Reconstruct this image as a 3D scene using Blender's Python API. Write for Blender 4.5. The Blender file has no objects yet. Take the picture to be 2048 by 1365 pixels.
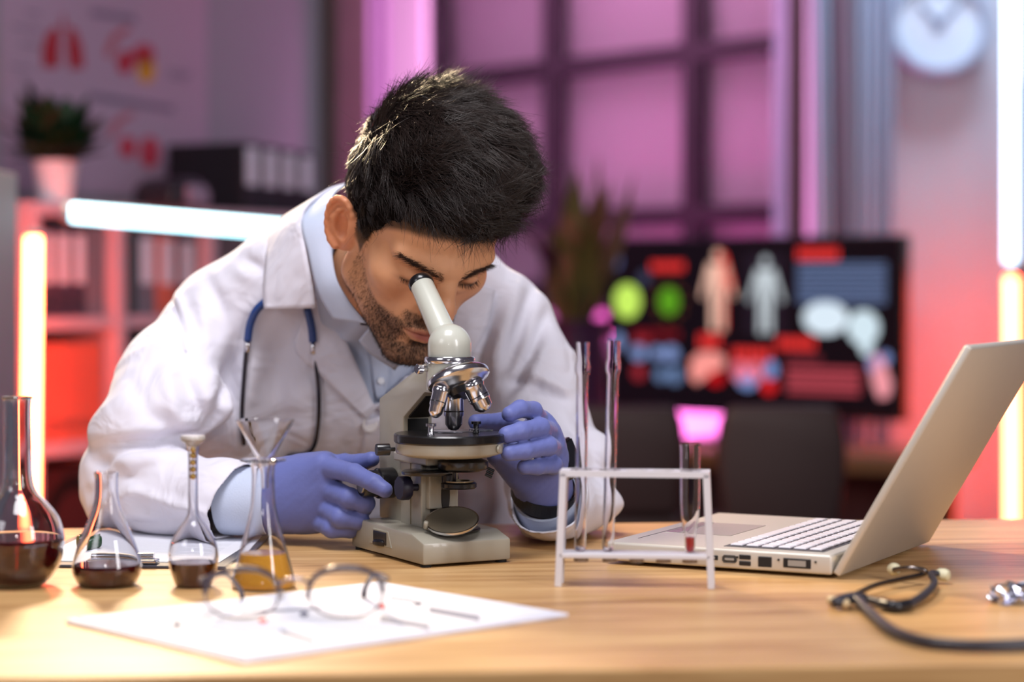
import bpy, bmesh, math, random
import numpy as np
from mathutils import Vector, Matrix
from mathutils.bvhtree import BVHTree

# ------------------------------------------------------------------ camera
SC = bpy.context.scene
COL = SC.collection
F = 4267.0                    # focal length in pixels of the 2048 px frame (75 mm on 36 mm)
CX, CY, HORIZON = 1024.0, 682.5, 560.0
PITCH = math.atan((CY - HORIZON) / F)
CAM = Vector((0, 0, 1.055))
TZ = 0.75                     # table top height
cam_d = bpy.data.cameras.new('camera')
cam = bpy.data.objects.new('camera', cam_d)
COL.objects.link(cam)
cam.location = CAM
cam.rotation_euler = (math.pi / 2 - PITCH, 0, 0)
cam_d.lens = 75
cam_d.sensor_width = 36
cam_d.clip_start = 0.05
cam_d.clip_end = 60
cam_d.dof.use_dof = True
cam_d.dof.focus_distance = 2.34
cam_d.dof.aperture_fstop = 2.2
cam_d.dof.aperture_blades = 0
SC.camera = cam

# ------------------------------------------------------------------ world, lights, exposure
SC.view_settings.view_transform = 'Standard'
SC.view_settings.look = 'None'
SC.view_settings.gamma = 1
SC.view_settings.use_curve_mapping = False
SC.view_settings.exposure = 0.1
SC.cycles.max_bounces = 10
SC.cycles.transparent_max_bounces = 12
SC.cycles.caustics_reflective = False
SC.cycles.caustics_refractive = True
SC.cycles.sample_clamp_indirect = 4.0
w = bpy.data.worlds.new('world')
SC.world = w
w.use_nodes = True
w.node_tree.nodes['Background'].inputs[0].default_value = (0.30, 0.27, 0.36, 1)
w.node_tree.nodes['Background'].inputs[1].default_value = 0.22


def area(name, loc, target, size, power, color, sy=None, spread=180):
    l = bpy.data.lights.new(name, 'AREA')
    l.energy = power
    l.color = color
    l.size = size
    l.spread = math.radians(spread)
    if sy:
        l.shape = 'RECTANGLE'
        l.size_y = sy
    o = bpy.data.objects.new(name, l)
    COL.objects.link(o)
    o.location = loc
    o.rotation_euler = (Vector(target) - Vector(loc)).to_track_quat('-Z', 'Y').to_euler()
    return o


area('overhead_softbox', (-0.20, 1.80, 2.60), (-0.15, 2.45, 0.95), 0.8, 36, (0.99, 0.97, 1.0))
area('strip_softbox_right', (1.25, 0.75, 1.55), (-0.1, 2.4, 0.95), 0.35, 21, (1.0, 0.97, 1.0), 1.1)
area('softbox_left', (-1.5, 0.9, 1.9), (-0.2, 2.45, 0.95), 0.7, 9, (0.96, 0.94, 1.0))
area('small_lamp_by_camera', (-0.15, -0.1, 1.45), (-0.1, 2.4, 0.95), 0.18, 3, (1.0, 0.98, 0.98))
area('ceiling_hair_light', (-0.75, 4.0, 2.15), (-0.12, 2.4, 1.2), 0.25, 62, (1.0, 0.76, 0.48))
area('clock_wall_fill', (1.35, 5.75, 2.85), (1.6, 6.6, 2.0), 0.5, 26, (0.60, 0.78, 1.0))  # unseen bluish fill added to lift the upper clock wall
area('unseen_shelf_light', (-0.75, 3.5, 2.6), (-1.2, 5.0, 1.6), 0.5, 3.5, (0.95, 0.75, 0.95))  # unseen area light brightening the bookcase and poster
area('pink_window_fill_low', (0.30, 6.60, 0.15), (0.16, 6.95, 1.5), 0.5, 26, (1.0, 0.16, 0.62), 0.12, 110)  # added light, hidden behind the desk, to turn the window pinker
area('pink_window_fill_high', (0.0, 6.45, 2.88), (0.15, 7.5, 1.3), 0.5, 105, (1.0, 0.42, 0.80), None, 120)  # unseen pink fill added to brighten the window panes from above


# ------------------------------------------------------------------ helpers
def lin(c):
    c = c / 255.0
    return c / 12.92 if c <= 0.04045 else ((c + 0.055) / 1.055) ** 2.4


def rgb(c):
    return (lin(c[0]), lin(c[1]), lin(c[2]), 1)


MATS = {}


def M(name, c=(128, 128, 128), rough=0.5, metal=0.0, trans=0.0, ior=1.45, emit=None, es=0.0, var=0.0, vscale=40.0,
      bump=0.0, bscale=200.0, bdist=0.002, bdet=3, bdistort=0.0, spec=0.5, coat=0.0, sheen=0.0, sss=0.0, attr=None):
    if name in MATS:
        return MATS[name]
    m = bpy.data.materials.new(name)
    MATS[name] = m
    m.use_nodes = True
    nt = m.node_tree
    b = nt.nodes['Principled BSDF']
    b.inputs['Base Color'].default_value = rgb(c)
    b.inputs['Roughness'].default_value = rough
    b.inputs['Metallic'].default_value = metal
    b.inputs['Transmission Weight'].default_value = trans
    b.inputs['IOR'].default_value = ior
    b.inputs['Specular IOR Level'].default_value = spec
    b.inputs['Coat Weight'].default_value = coat
    b.inputs['Sheen Weight'].default_value = sheen
    if sss:
        b.inputs['Subsurface Weight'].default_value = sss
        b.inputs['Subsurface Radius'].default_value = (0.9, 0.32, 0.18)
        b.inputs['Subsurface Scale'].default_value = 0.012
    if emit:
        b.inputs['Emission Color'].default_value = rgb(emit)
        b.inputs['Emission Strength'].default_value = es
    src = None
    if attr:
        a = nt.nodes.new('ShaderNodeAttribute')
        a.attribute_name = attr
        src = a.outputs['Color']
        nt.links.new(src, b.inputs['Base Color'])
    if var or bump:
        tc = nt.nodes.new('ShaderNodeTexCoord')
    if var:
        n = nt.nodes.new('ShaderNodeTexNoise')
        n.inputs['Scale'].default_value = vscale
        n.inputs['Detail'].default_value = 4
        nt.links.new(tc.outputs['Object'], n.inputs['Vector'])
        mx = nt.nodes.new('ShaderNodeMix')
        mx.data_type = 'RGBA'
        mx.blend_type = 'MULTIPLY'
        mx.inputs['Factor'].default_value = 1.0
        rp = nt.nodes.new('ShaderNodeMapRange')
        rp.inputs['To Min'].default_value = 1 - var
        rp.inputs['To Max'].default_value = 1 + var * 0.6
        nt.links.new(n.outputs['Fac'], rp.inputs['Value'])
        if src:
            nt.links.new(src, mx.inputs['A'])
        else:
            mx.inputs['A'].default_value = rgb(c)
        nt.links.new(rp.outputs['Result'], mx.inputs['B'])
        nt.links.new(mx.outputs['Result'], b.inputs['Base Color'])
    if bump:
        n2 = nt.nodes.new('ShaderNodeTexNoise')
        n2.inputs['Scale'].default_value = bscale
        n2.inputs['Detail'].default_value = bdet
        n2.inputs['Distortion'].default_value = bdistort
        nt.links.new(tc.outputs['Object'], n2.inputs['Vector'])
        bp = nt.nodes.new('ShaderNodeBump')
        bp.inputs['Strength'].default_value = bump
        bp.inputs['Distance'].default_value = bdist
        nt.links.new(n2.outputs['Fac'], bp.inputs['Height'])
        nt.links.new(bp.outputs['Normal'], b.inputs['Normal'])
    return m


def at(px, py, d):
    """world point seen at frame pixel (px, py), at world depth y = d"""
    xc, yc = (px - CX) / F, -(py - CY) / F
    dx, dy, dz = xc, math.cos(PITCH) + yc * math.sin(PITCH), -math.sin(PITCH) + yc * math.cos(PITCH)
    t = d / dy
    return Vector((dx * t, d, CAM.z + dz * t))


def onz(px, py, z=TZ):
    a = at(px, py, 1.0) - CAM
    t = (z - CAM.z) / a.z
    return CAM + a * t


def proj(P):
    P = np.asarray(P, float).reshape(-1, 3) - np.array(CAM)
    y = P[:, 1] * math.cos(PITCH) - P[:, 2] * math.sin(PITCH)
    z = P[:, 1] * math.sin(PITCH) + P[:, 2] * math.cos(PITCH)
    return np.c_[CX + F * P[:, 0] / y, CY - F * z / y]


def mesh_from(name, verts, faces):
    me = bpy.data.meshes.new(name)
    me.from_pydata([tuple(v) for v in verts], [], faces)
    me.update()
    return me


def obj(name, me, mat, parent=None, smooth=False, loc=(0, 0, 0), rot=(0, 0, 0), label=None):
    o = bpy.data.objects.new(name, me)
    COL.objects.link(o)
    if mat is not None and not len(me.materials):
        me.materials.append(mat)
    o.parent = parent
    o.location = loc
    o.rotation_euler = rot
    if smooth:
        sm(me)
    if label:
        o['label'] = label
    return o


def sm(me, angle=None):
    me.polygons.foreach_set('use_smooth', [True] * len(me.polygons))
    me.update()


def smooth_by_angle(me, ang=35):
    sm(me)
    bm = bmesh.new()
    bm.from_mesh(me)
    lim = math.radians(ang)
    for e in bm.edges:
        if len(e.link_faces) == 2 and e.calc_face_angle(0) > lim:
            e.smooth = False
    bm.to_mesh(me)
    bm.free()


def thing(name, label, cat, loc=(0, 0, 0), rotz=0.0, group=None):
    o = bpy.data.objects.new(name, None)
    o.empty_display_size = 0.02
    COL.objects.link(o)
    o.location = loc
    o.rotation_euler = (0, 0, rotz)
    return tag(o, label, cat, group)


def tag(o, label, cat, group=None):
    o['label'] = label
    o['category'] = cat
    if group:
        o['group'] = group
    return o


def struct(o):
    o['kind'] = 'structure'
    return o


def box_me(x0, x1, y0, y1, z0, z1, bev=0.0, seg=2):
    bm = bmesh.new()
    vs = [bm.verts.new((x, y, z)) for x in (x0, x1) for y in (y0, y1) for z in (z0, z1)]
    for f in ((0, 1, 3, 2), (4, 6, 7, 5), (0, 4, 5, 1), (2, 3, 7, 6), (0, 2, 6, 4), (1, 5, 7, 3)):
        bm.faces.new([vs[i] for i in f])
    if bev:
        bmesh.ops.bevel(bm, geom=bm.edges[:], offset=bev, segments=seg, profile=0.5, affect='EDGES')
    bmesh.ops.recalc_face_normals(bm, faces=bm.faces)
    me = bpy.data.meshes.new('box')
    bm.to_mesh(me)
    bm.free()
    return me


def prism_me(poly, h, axis='z', bev=0.0, seg=2):
    """polygon extruded: axis z -> (x,y,0..h); axis x -> polygon in (y,z), extruded -h/2..h/2 in x; axis y -> (x,z)"""
    bm = bmesh.new()

    def p(a, b, c):
        return {'z': (a, b, c), 'x': (c, a, b), 'y': (a, c, b)}[axis]
    lo, hi = (0, h) if axis == 'z' else (-h / 2, h / 2)
    A = [bm.verts.new(p(a, b, lo)) for a, b in poly]
    B = [bm.verts.new(p(a, b, hi)) for a, b in poly]
    bm.faces.new(A)
    bm.faces.new(B)
    n = len(poly)
    for i in range(n):
        bm.faces.new((A[i], A[(i + 1) % n], B[(i + 1) % n], B[i]))
    bmesh.ops.recalc_face_normals(bm, faces=bm.faces)
    if bev:
        bmesh.ops.bevel(bm, geom=bm.edges[:], offset=bev, segments=seg, profile=0.5, affect='EDGES')
    me = bpy.data.meshes.new('prism')
    bm.to_mesh(me)
    bm.free()
    return me


def lathe_me(prof, segs=48, closed=False):
    """profile [(r,z)] turned round z; closed -> profile is a closed loop"""
    verts, faces = [], []
    ring = []
    for r, z in prof:
        if r < 1e-6:
            ring.append([len(verts)])
            verts.append((0, 0, z))
        else:
            ring.append(list(range(len(verts), len(verts) + segs)))
            for k in range(segs):
                a = 2 * math.pi * k / segs
                verts.append((r * math.cos(a), r * math.sin(a), z))
    n = len(prof)
    for i in range(n if closed else n - 1):
        A, B = ring[i], ring[(i + 1) % n]
        for k in range(segs):
            k2 = (k + 1) % segs
            if len(A) == 1 and len(B) == 1:
                break
            if len(A) == 1:
                faces.append((A[0], B[k2], B[k]))
            elif len(B) == 1:
                faces.append((A[k], A[k2], B[0]))
            else:
                faces.append((A[k], A[k2], B[k2], B[k]))
    me = mesh_from('lathe', verts, faces)
    bm = bmesh.new()
    bm.from_mesh(me)
    bmesh.ops.recalc_face_normals(bm, faces=bm.faces)
    bm.to_mesh(me)
    bm.free()
    smooth_by_angle(me, 40)
    return me


def cyl_me(r, h, segs=40, bev=0.0, r2=None):
    r2 = r if r2 is None else r2
    b = bev
    pr = [(0, 0), (r - b, 0), (r, b), (r2, h - b), (r2 - b, h), (0, h)] if b else [(0, 0), (r, 0), (r2, h), (0, h)]
    return lathe_me(pr, segs)


def align(o, a, d):
    """place o so that its local z runs along d from a"""
    o.location = a
    o.rotation_euler = Vector(d).to_track_quat('Z', 'Y').to_euler()
    return o


def catmull(pts, n=8, closed=False):
    P = [np.array(p, float) for p in pts]
    out = []
    m = len(P)
    for i in range(m if closed else m - 1):
        if closed:
            p0, p1, p2, p3 = P[(i - 1) % m], P[i], P[(i + 1) % m], P[(i + 2) % m]
        else:
            p1, p2 = P[i], P[i + 1]
            p0 = P[i - 1] if i > 0 else 2 * p1 - p2
            p3 = P[i + 2] if i + 2 < m else 2 * p2 - p1
        for k in range(n):
            t = k / n
            out.append(0.5 * ((2 * p1) + (-p0 + p2) * t + (2 * p0 - 5 * p1 + 4 * p2 - p3) * t * t + (-p0 + 3 * p1 - 3 * p2 + p3) * t ** 3))
    if not closed:
        out.append(P[-1])
    return out


def tube_me(path, rad, segs=12, closed=False, cap=True):
    P = [Vector(p) for p in path]
    n = len(P)
    rads = [rad] * n if isinstance(rad, (int, float)) else list(np.interp(np.linspace(0, 1, n), np.linspace(0, 1, len(rad)), rad))
    verts, faces = [], []
    up = None
    for i in range(n):
        if closed:
            t = (P[(i + 1) % n] - P[i - 1]).normalized()
        else:
            t = (P[min(i + 1, n - 1)] - P[max(i - 1, 0)]).normalized()
        if up is None:
            up = t.orthogonal().normalized()
        up = (up - t * up.dot(t))
        up = up.normalized() if up.length > 1e-6 else t.orthogonal().normalized()
        bn = t.cross(up)
        for k in range(segs):
            a = 2 * math.pi * k / segs
            verts.append(P[i] + (up * math.cos(a) + bn * math.sin(a)) * rads[i])
    for i in range(n if closed else n - 1):
        j = (i + 1) % n
        for k in range(segs):
            k2 = (k + 1) % segs
            faces.append((i * segs + k, i * segs + k2, j * segs + k2, j * segs + k))
    if cap and not closed:
        faces.append(tuple(range(segs - 1, -1, -1)))
        faces.append(tuple((n - 1) * segs + k for k in range(segs)))
    me = mesh_from('tube', verts, faces)
    sm(me)
    return me


def flat_me(poly, y=0.0, t=0.002):
    """flat print in the x-z plane (facing -y), t thick"""
    return prism_me(poly, t, 'y')


def disc(cx, cz, rx, rz, n=24, a0=0):
    return [(cx + rx * math.cos(a0 + 2 * math.pi * k / n), cz + rz * math.sin(a0 + 2 * math.pi * k / n)) for k in range(n)]


def rect(x0, x1, z0, z1):
    return [(x0, z0), (x1, z0), (x1, z1), (x0, z1)]


def join_me(mes):
    bm = bmesh.new()
    for m in mes:
        bm.from_mesh(m)
    me = bpy.data.meshes.new('joined')
    bm.to_mesh(me)
    bm.free()
    return me


def xf(me, mat4):
    me.transform(mat4)
    me.update()
    return me


def neon(name, a, b, r, color, core, strength, label, group=None):
    """a fluorescent stick: glowing tube > two end caps"""
    a, b = Vector(a), Vector(b)
    t = thing(name, label, 'lamp', a, 0, group)
    d = (b - a)
    L = d.length
    m = M('neon_' + label, color, 0.4, emit=core, es=strength)
    g = obj('glowing_tube', lathe_me([(0, 0.012), (r * 0.9, 0.014), (r, 0.02), (r, L - 0.02), (r * 0.9, L - 0.014), (0, L - 0.012)], 20), m, t)
    align(g, (0, 0, 0), d)
    for k in (0, 1):
        c = obj('end_cap', cyl_me(r * 1.05, 0.014, 20, 0.002), M('neon_cap', (190, 190, 195), 0.4), t)
        align(c, d * (k * (L - 0.014) / L), d)
    return t
# ------------------------------------------------------------------ room shell
m_wall = M('wall_paint', (196, 194, 202), 0.85, var=0.05, vscale=3, bump=0.1, bscale=150)
m_wall2 = M('partition_paint', (150, 146, 156), 0.85, var=0.05, vscale=3)
m_floor = M('floor_vinyl', (70, 62, 66), 0.5, var=0.15, vscale=6)
m_dark = M('dark_frame_paint', (26, 20, 26), 0.5)


def wall_seg(name, a, b, z0, z1, th, mat, behind=1):
    """upright slab from plan point a to b; thickness goes away from the camera"""
    a, b = Vector((a[0], a[1], 0)), Vector((b[0], b[1], 0))
    d = (b - a)
    L = d.length
    ang = math.atan2(d.y, d.x)
    o = obj(name, box_me(0, L, 0, th, z0, z1), mat, None, loc=a, rot=(0, 0, ang))
    return struct(o)


struct(obj('floor', box_me(-4, 4, -1.2, 9.6, -0.05, 0), m_floor))
struct(obj('ceiling', box_me(-4, 4, 2.9, 9.6, 2.95, 3.0), M('ceiling_paint', (150, 148, 152), 0.9)))

# window wall recedes to the left at 40 degrees
WD = Vector((-0.643, 0.766, 0))               # along the wall, away from the camera
WN = Vector((-0.766, -0.643, 0))              # out of the wall, into the room
WP = Vector((1.338, 6.025, 0))


def wallpt(px):
    u = (px - CX) / F
    t = WN.dot(WP) / (WN.x * u + WN.y)
    return Vector((u * t, t, 0))


wa, wb = wallpt(300), Vector((0.95, 6.49, 0))
wl = (wb - wa)
WANG = math.atan2(wl.y, wl.x)
WL = wl.length
# window opening along the wall (s measured from wa)
s0 = (wallpt(845) - wa).length
s1 = (wallpt(1575) - wa).length
ZS, ZH = 0.98, 2.55
wall_w = struct(obj('wall_window', join_me([box_me(0, s0, 0, 0.15, 0, 3), box_me(s1, WL, 0, 0.15, 0, 3),
                                             box_me(s0, s1, 0, 0.15, 0, ZS), box_me(s0, s1, 0, 0.15, ZH, 3)]), m_wall, loc=wa, rot=(0, 0, WANG)))
win = struct(obj('window_1', box_me(s0, s1, 0.135, 0.15, ZS, ZH), M('roller_blind', (205, 190, 205), 0.8, var=0.04, vscale=4), loc=wa, rot=(0, 0, WANG)))
mull = [(wallpt(p) - wa).length for p in (853, 1083, 1363, 1568)]
for i, s in enumerate(mull):
    obj('window_mullion', box_me(s - 0.036, s + 0.036, 0.03, 0.09, ZS, ZH, 0.004), m_dark, win)
zr = [ZS + 0.035, 1.266, 1.797, 2.33, ZH - 0.035]
for z in zr:
    obj('window_rail', box_me(s0, s1, 0.035, 0.085, z - 0.032, z + 0.032, 0.004), m_dark, win)
gm = M('window_pane_glass', (255, 255, 255), 0.02, trans=1.0, ior=1.1)
for i in range(3):
    for j in range(4):
        obj('window_pane', box_me(mull[i] + 0.036, mull[i + 1] - 0.036, 0.058, 0.062, zr[j] + 0.032, zr[j + 1] - 0.032), gm, win)
struct(obj('trim_1', box_me(s0 - 0.04, s1 + 0.04, -0.05, 0.13, ZS - 0.03, ZS, 0.004), m_dark, loc=wa, rot=(0, 0, WANG)))

# the wall with the clock faces the camera
wall_seg('wall_right', (0.95, 6.49), (3.4, 6.42), 0, 3, 0.15, m_wall)
# partition with the poster on the left
PD = Vector((0.514, 0.857, 0)).normalized()
PN = Vector((0.857, -0.514, 0)).normalized()   # into the room
PP = Vector((-1.34, 4.78, 0))


def partpt(px):
    u = (px - CX) / F
    t = PN.dot(PP) / (PN.x * u + PN.y)
    return Vector((u * t, t, 0))


pa, pb = PP - PD * 1.4, partpt(645)
PANG = math.atan2(PD.y, PD.x)
wall_seg('wall_left', pa, pb, 0, 3, 0.08, m_wall2)
po = struct(obj('trim_2', box_me(0, 0.16, -0.05, 0.13, 0, 3, 0.006), M('brown_post', (92, 76, 74), 0.6, var=0.2, vscale=8), loc=pb, rot=(0, 0, PANG)))


# ------------------------------------------------------------------ curtains
def curtain(a, b, z0, z1, waves, amp, mat, name, label, shift=0.0):
    a, b = Vector(a), Vector(b)
    d = b - a
    L = d.length
    n = waves * 16
    verts, faces = [], []
    rows = 8
    for j in range(rows + 1):
        f = j / rows
        for i in range(n + 1):
            s = i / n
            ph = 2 * math.pi * waves * s
            y = amp * (math.sin(ph) + 0.35 * math.sin(2.3 * ph + 1.1)) * (0.75 + 0.35 * f)
            verts.append((s * L + shift * f, y, z1 + (z0 - z1) * f))
    for j in range(rows):
        for i in range(n):
            k = j * (n + 1) + i
            faces.append((k, k + 1, k + n + 2, k + n + 1))
    me = mesh_from('curtain', verts, faces)
    sm(me)
    o = obj(name, me, mat, None, loc=a, rot=(0, 0, math.atan2(d.y, d.x)))
    md = o.modifiers.new('thick', 'SOLIDIFY')
    md.thickness = 0.004
    return tag(o, label, 'curtain')


off = WN * 0.14
m_cur = M('curtain_cloth', (178, 184, 204), 0.9, var=0.06, vscale=10, sheen=0.2)
m_curd = M('dark_curtain_cloth', (52, 40, 54), 0.9)
curtain(at(1700, 560, 6.36).xy.to_3d(), at(1786, 560, 6.36).xy.to_3d(), 0.1, 2.75, 4, 0.022, m_cur, 'curtain', 'pale blue grey curtain gathered left of the wall clock')
curtain(at(1606, 560, 6.34).xy.to_3d(), at(1640, 560, 6.34).xy.to_3d(), 0.1, 2.75, 2, 0.02, m_cur, 'curtain', 'narrow pale curtain fold between two dark strips by the window', 0.05)
curtain(at(1632, 560, 6.40).xy.to_3d(), at(1652, 560, 6.40).xy.to_3d(), 0.1, 2.75, 1, 0.02, m_curd, 'curtain', 'thin dark curtain strip slanting beside the pale curtain', 0.06)
curtain(at(1552, 560, 6.45).xy.to_3d(), at(1578, 560, 6.40).xy.to_3d(), 0.1, 2.75, 2, 0.02, m_cur, 'curtain', 'pale curtain edge overlapping the right end of the window')
struct(obj('trim_3', box_me(-0.024, 0.024, -0.02, 0.05, 0, 2.9, 0.003), M('red_brown_post', (78, 46, 58), 0.6), loc=at(1593, 560, 6.36).xy.to_3d(), rot=(0, 0, -0.2)))
curtain(wallpt(690) + off, wallpt(846) + off, 0.1, 2.75, 5, 0.03, M('curtain_mauve', (136, 118, 146), 0.9, sheen=0.2), 'curtain', 'mauve curtain hanging left of the gridded window')


# ------------------------------------------------------------------ wall clock
ck = thing('wall_clock', 'round pale wall clock with grey rim and two grey hands', 'clock', at(1874, 52, 6.40))
R0 = 0.150
obj('clock_rim', lathe_me([(R0, 0), (R0, 0.045), (R0 - 0.008, 0.052), (R0 - 0.02, 0.05), (R0 - 0.024, 0.03), (R0 - 0.024, 0.0)], 64, True), M('clock_rim', (170, 180, 200), 0.35), ck, rot=(math.pi / 2, 0, 0))
obj('clock_face', cyl_me(R0 - 0.022, 0.02, 64), M('clock_face', (222, 226, 236), 0.5), ck, rot=(math.pi / 2, 0, 0))
for nm, ang, L in (('hour_hand', math.radians(43), 0.085), ('minute_hand', math.radians(-44), 0.12)):
    h = obj(nm, prism_me([(-0.009, -0.02), (0.009, -0.02), (0.007, L), (-0.007, L)], 0.004, 'y'), M('clock_hand', (140, 146, 168), 0.5), ck, loc=(0, -0.027, 0))
    h.rotation_euler = (0, -ang, 0)
obj('hub', cyl_me(0.012, 0.008, 20, 0.002), M('clock_hand'), ck, loc=(0, -0.024, 0), rot=(math.pi / 2, 0, 0))

# ------------------------------------------------------------------ neon sticks
neon('neon_tube', at(2022, -160, 6.05), at(2022, 536, 6.05), 0.0180, (255, 255, 255), (205, 228, 255), 5.0, 'upright cool white light stick at the far right wall', 'light sticks')
neon('neon_tube', at(2023, 544, 6.05), at(2024, 1100, 6.05), 0.0170, (255, 220, 190), (255, 72, 42), 54, 'upright orange light stick under the white one at far right', 'light sticks')
neon('neon_tube', at(67, 460, 4.40), at(60, 1060, 4.40), 0.0165, (255, 220, 190), (255, 80, 44), 66, 'upright orange light stick in front of the bookcase', 'light sticks')
neon('neon_tube', at(126, 424, 4.22), at(640, 466, 4.35), 0.0185, (255, 255, 255), (160, 232, 250), 5.0, 'cool white light stick lying along the bookcase top edge', 'light sticks')

ls_ = thing('light_stand', 'dark upright stand beside the light sticks at far right', 'stand', (at(2043, 560, 6.1).x, 6.1, 0))
obj('post', box_me(-0.012, 0.012, -0.012, 0.012, 0.01, 1.62, 0.002), M('stand_black', (24, 20, 24), 0.5), ls_)
obj('foot', cyl_me(0.13, 0.012, 32, 0.003), M('stand_black'), ls_)

# ------------------------------------------------------------------ tv desk, tv, chairs, plant
da = at(1180, 900, 6.15).xy.to_3d()
db = at(1830, 900, 5.75).xy.to_3d()
dd = db - da
desk = thing('wooden_sideboard', 'brown wooden desk under the television', 'desk', da, math.atan2(dd.y, dd.x))
dz = at(1750, 905, 5.75).z
m_desk = M('desk_wood', (120, 88, 52), 0.5, var=0.2, vscale=12)
obj('desk_top', box_me(0.0, dd.length + 0.12, -0.22, 0.2, dz - 0.045, dz, 0.004), m_desk, desk)
for x in (0.05, dd.length + 0.05):
    for y in (-0.18, 0.16):
        obj('leg', box_me(x - 0.025, x + 0.025, y - 0.025, y + 0.025, 0, dz - 0.045, 0.003), m_desk, desk)
obj('back_panel', box_me(0.05, dd.length + 0.05, 0.15, 0.165, 0.1, dz - 0.045), M('desk_panel', (90, 56, 54), 0.6), desk)

ta, tb_ = at(1213, 840, 6.40), at(1808, 840, 5.80)
td = (tb_ - ta)
td.z = 0
TW = td.length
zt, zb = at(1808, 469, 5.80).z, at(1808, 845, 5.80).z
TH = zt - zb
tv = thing('television', 'large black television showing medical graphics on a dark screen', 'television', (ta.x, ta.y, dz), math.atan2(td.y, td.x))
Z0 = zb - dz
obj('casing', box_me(0, TW, 0, 0.04, Z0, Z0 + TH, 0.006), M('tv_plastic', (18, 16, 20), 0.35), tv)
obj('screen', box_me(0.012, TW - 0.012, -0.002, 0.0, Z0 + 0.02, Z0 + TH - 0.012), M('tv_screen', (8, 6, 10), 0.55, spec=0.15, emit=(12, 7, 12), es=1.0), tv)
obj('stand', join_me([box_me(TW * 0.35, TW * 0.65, -0.1, 0.12, 0, 0.012, 0.003), box_me(TW * 0.47, TW * 0.53, 0.01, 0.04, 0.01, Z0 + 0.05)]), M('tv_plastic'), tv)


# pictures on the screen, in fractions of the lit area (u to the right, v downward)
def scr(name, polys, col, es=1.0):
    sx, sz = TW, TH
    if name in ('virus_picture', 'virus_rim', 'globe_picture', 'icon_row', 'lungs_picture', 'lungs_vessels', 'heart_vessels') and len(polys) > 1:
        return [scr(name, [p], col, es) for p in polys]
    mes = []
    for poly in polys:
        pts = [(u * sx, Z0 + TH - v * sz) for u, v in poly]
        mes.append(xf(prism_me(pts, 0.001, 'y'), Matrix.Translation((0, -0.0035, 0))))
    o = obj(name, join_me(mes), M('scr_%d_%d_%d' % col, (0, 0, 0), 0.5, emit=col, es=es), tv)
    if 'text' in name:
        o['kind'] = 'stuff'
    return o


def ell(u, v, a, b, n=20):
    return [(u + a * math.cos(2 * math.pi * k / n), v + b * math.sin(2 * math.pi * k / n)) for k in range(n)]


def bars(u0, u1, v, h, n, duty=0.72):
    w_ = (u1 - u0) / n
    return [[(u0 + i * w_, v - h / 2), (u0 + (i + duty) * w_, v - h / 2), (u0 + (i + duty) * w_, v + h / 2), (u0 + i * w_, v + h / 2)] for i in range(n)]


red, redd, lime, green, ltb, slate, pink, pale, salmon = (240, 52, 48), (120, 14, 22), (196, 236, 96), (84, 150, 20), (214, 230, 242), (84, 104, 148), (244, 150, 150), (235, 240, 245), (232, 92, 76)
scr('title_text', bars(0.165, 0.285, 0.165, 0.052, 6), red)
scr('title_text', bars(0.665, 0.80, 0.10, 0.062, 7), red)
scr('title_text', bars(0.335, 0.41, 0.588, 0.075, 4), red)
scr('title_text', bars(0.45, 0.585, 0.655, 0.06, 6), red)
scr('title_text', bars(0.60, 0.725, 0.592, 0.062, 7), red)
scr('title_text', bars(0.10, 0.27, 0.555, 0.045, 8), redd)
scr('virus_picture', [ell(0.078, 0.365, 0.047, 0.10)], lime)
scr('virus_picture', [ell(0.228, 0.365, 0.036, 0.078)], green)
scr('virus_rim', [ell(0.228 + 0.058 * math.cos(a), 0.365 + 0.115 * math.sin(a), 0.008, 0.014, 8) for a in np.linspace(0, 6.28, 12)[:-1]], (90, 44, 18))
scr('globe_picture', [ell(0.03, 0.13, 0.022, 0.05)], (98, 108, 160))
scr('globe_picture', [ell(0.14, 0.23, 0.02, 0.04)], (52, 60, 84))


def man(u, v, s, spread):
    k = s
    return [ell(u, v + 0.035 * k, 0.014 * k, 0.033 * k, 14),
            [(u - .035 * k, v + .085 * k), (u + .035 * k, v + .085 * k), (u + .026 * k, v + .26 * k), (u - .026 * k, v + .26 * k)],
            [(u - .035 * k, v + .085 * k), (u - .024 * k, v + .11 * k), (u - (.024 + spread) * k, v + .30 * k), (u - (.036 + spread) * k, v + .29 * k)],
            [(u + .035 * k, v + .085 * k), (u + .024 * k, v + .11 * k), (u + (.024 + spread) * k, v + .30 * k), (u + (.036 + spread) * k, v + .29 * k)],
            [(u - .026 * k, v + .26 * k), (u - .002 * k, v + .26 * k), (u - .008 * k, v + .50 * k), (u - .026 * k, v + .50 * k)],
            [(u + .026 * k, v + .26 * k), (u + .002 * k, v + .26 * k), (u + .008 * k, v + .50 * k), (u + .026 * k, v + .50 * k)]]


scr('anatomy_figure', man(0.398, 0.07, 0.92, 0.03), (240, 190, 170))
scr('anatomy_figure', [[(0.405, 0.07), (0.425, 0.10), (0.452, 0.27), (0.44, 0.31), (0.425, 0.25), (0.428, 0.52), (0.412, 0.53)]], (224, 60, 50))
scr('skeleton_panel', [[(0.488, 0.09), (0.63, 0.09), (0.63, 0.55), (0.488, 0.55)]], (14, 14, 26))
o_ = scr('skeleton_figure', man(0.56, 0.11, 0.86, 0.035), (190, 200, 206))
o_.location.y -= 0.0012
scr('text_block', [b for v in np.linspace(0.16, 0.36, 8) for b in bars(0.665, 0.945, v, 0.016, 1, 1)], (96, 116, 156))
scr('brain_picture', [ell(0.755, 0.45, 0.072, 0.092)], ltb)
scr('skull_picture', [ell(0.875, 0.50, 0.05, 0.095), ell(0.885, 0.60, 0.02, 0.05)], (206, 226, 236))
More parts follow.
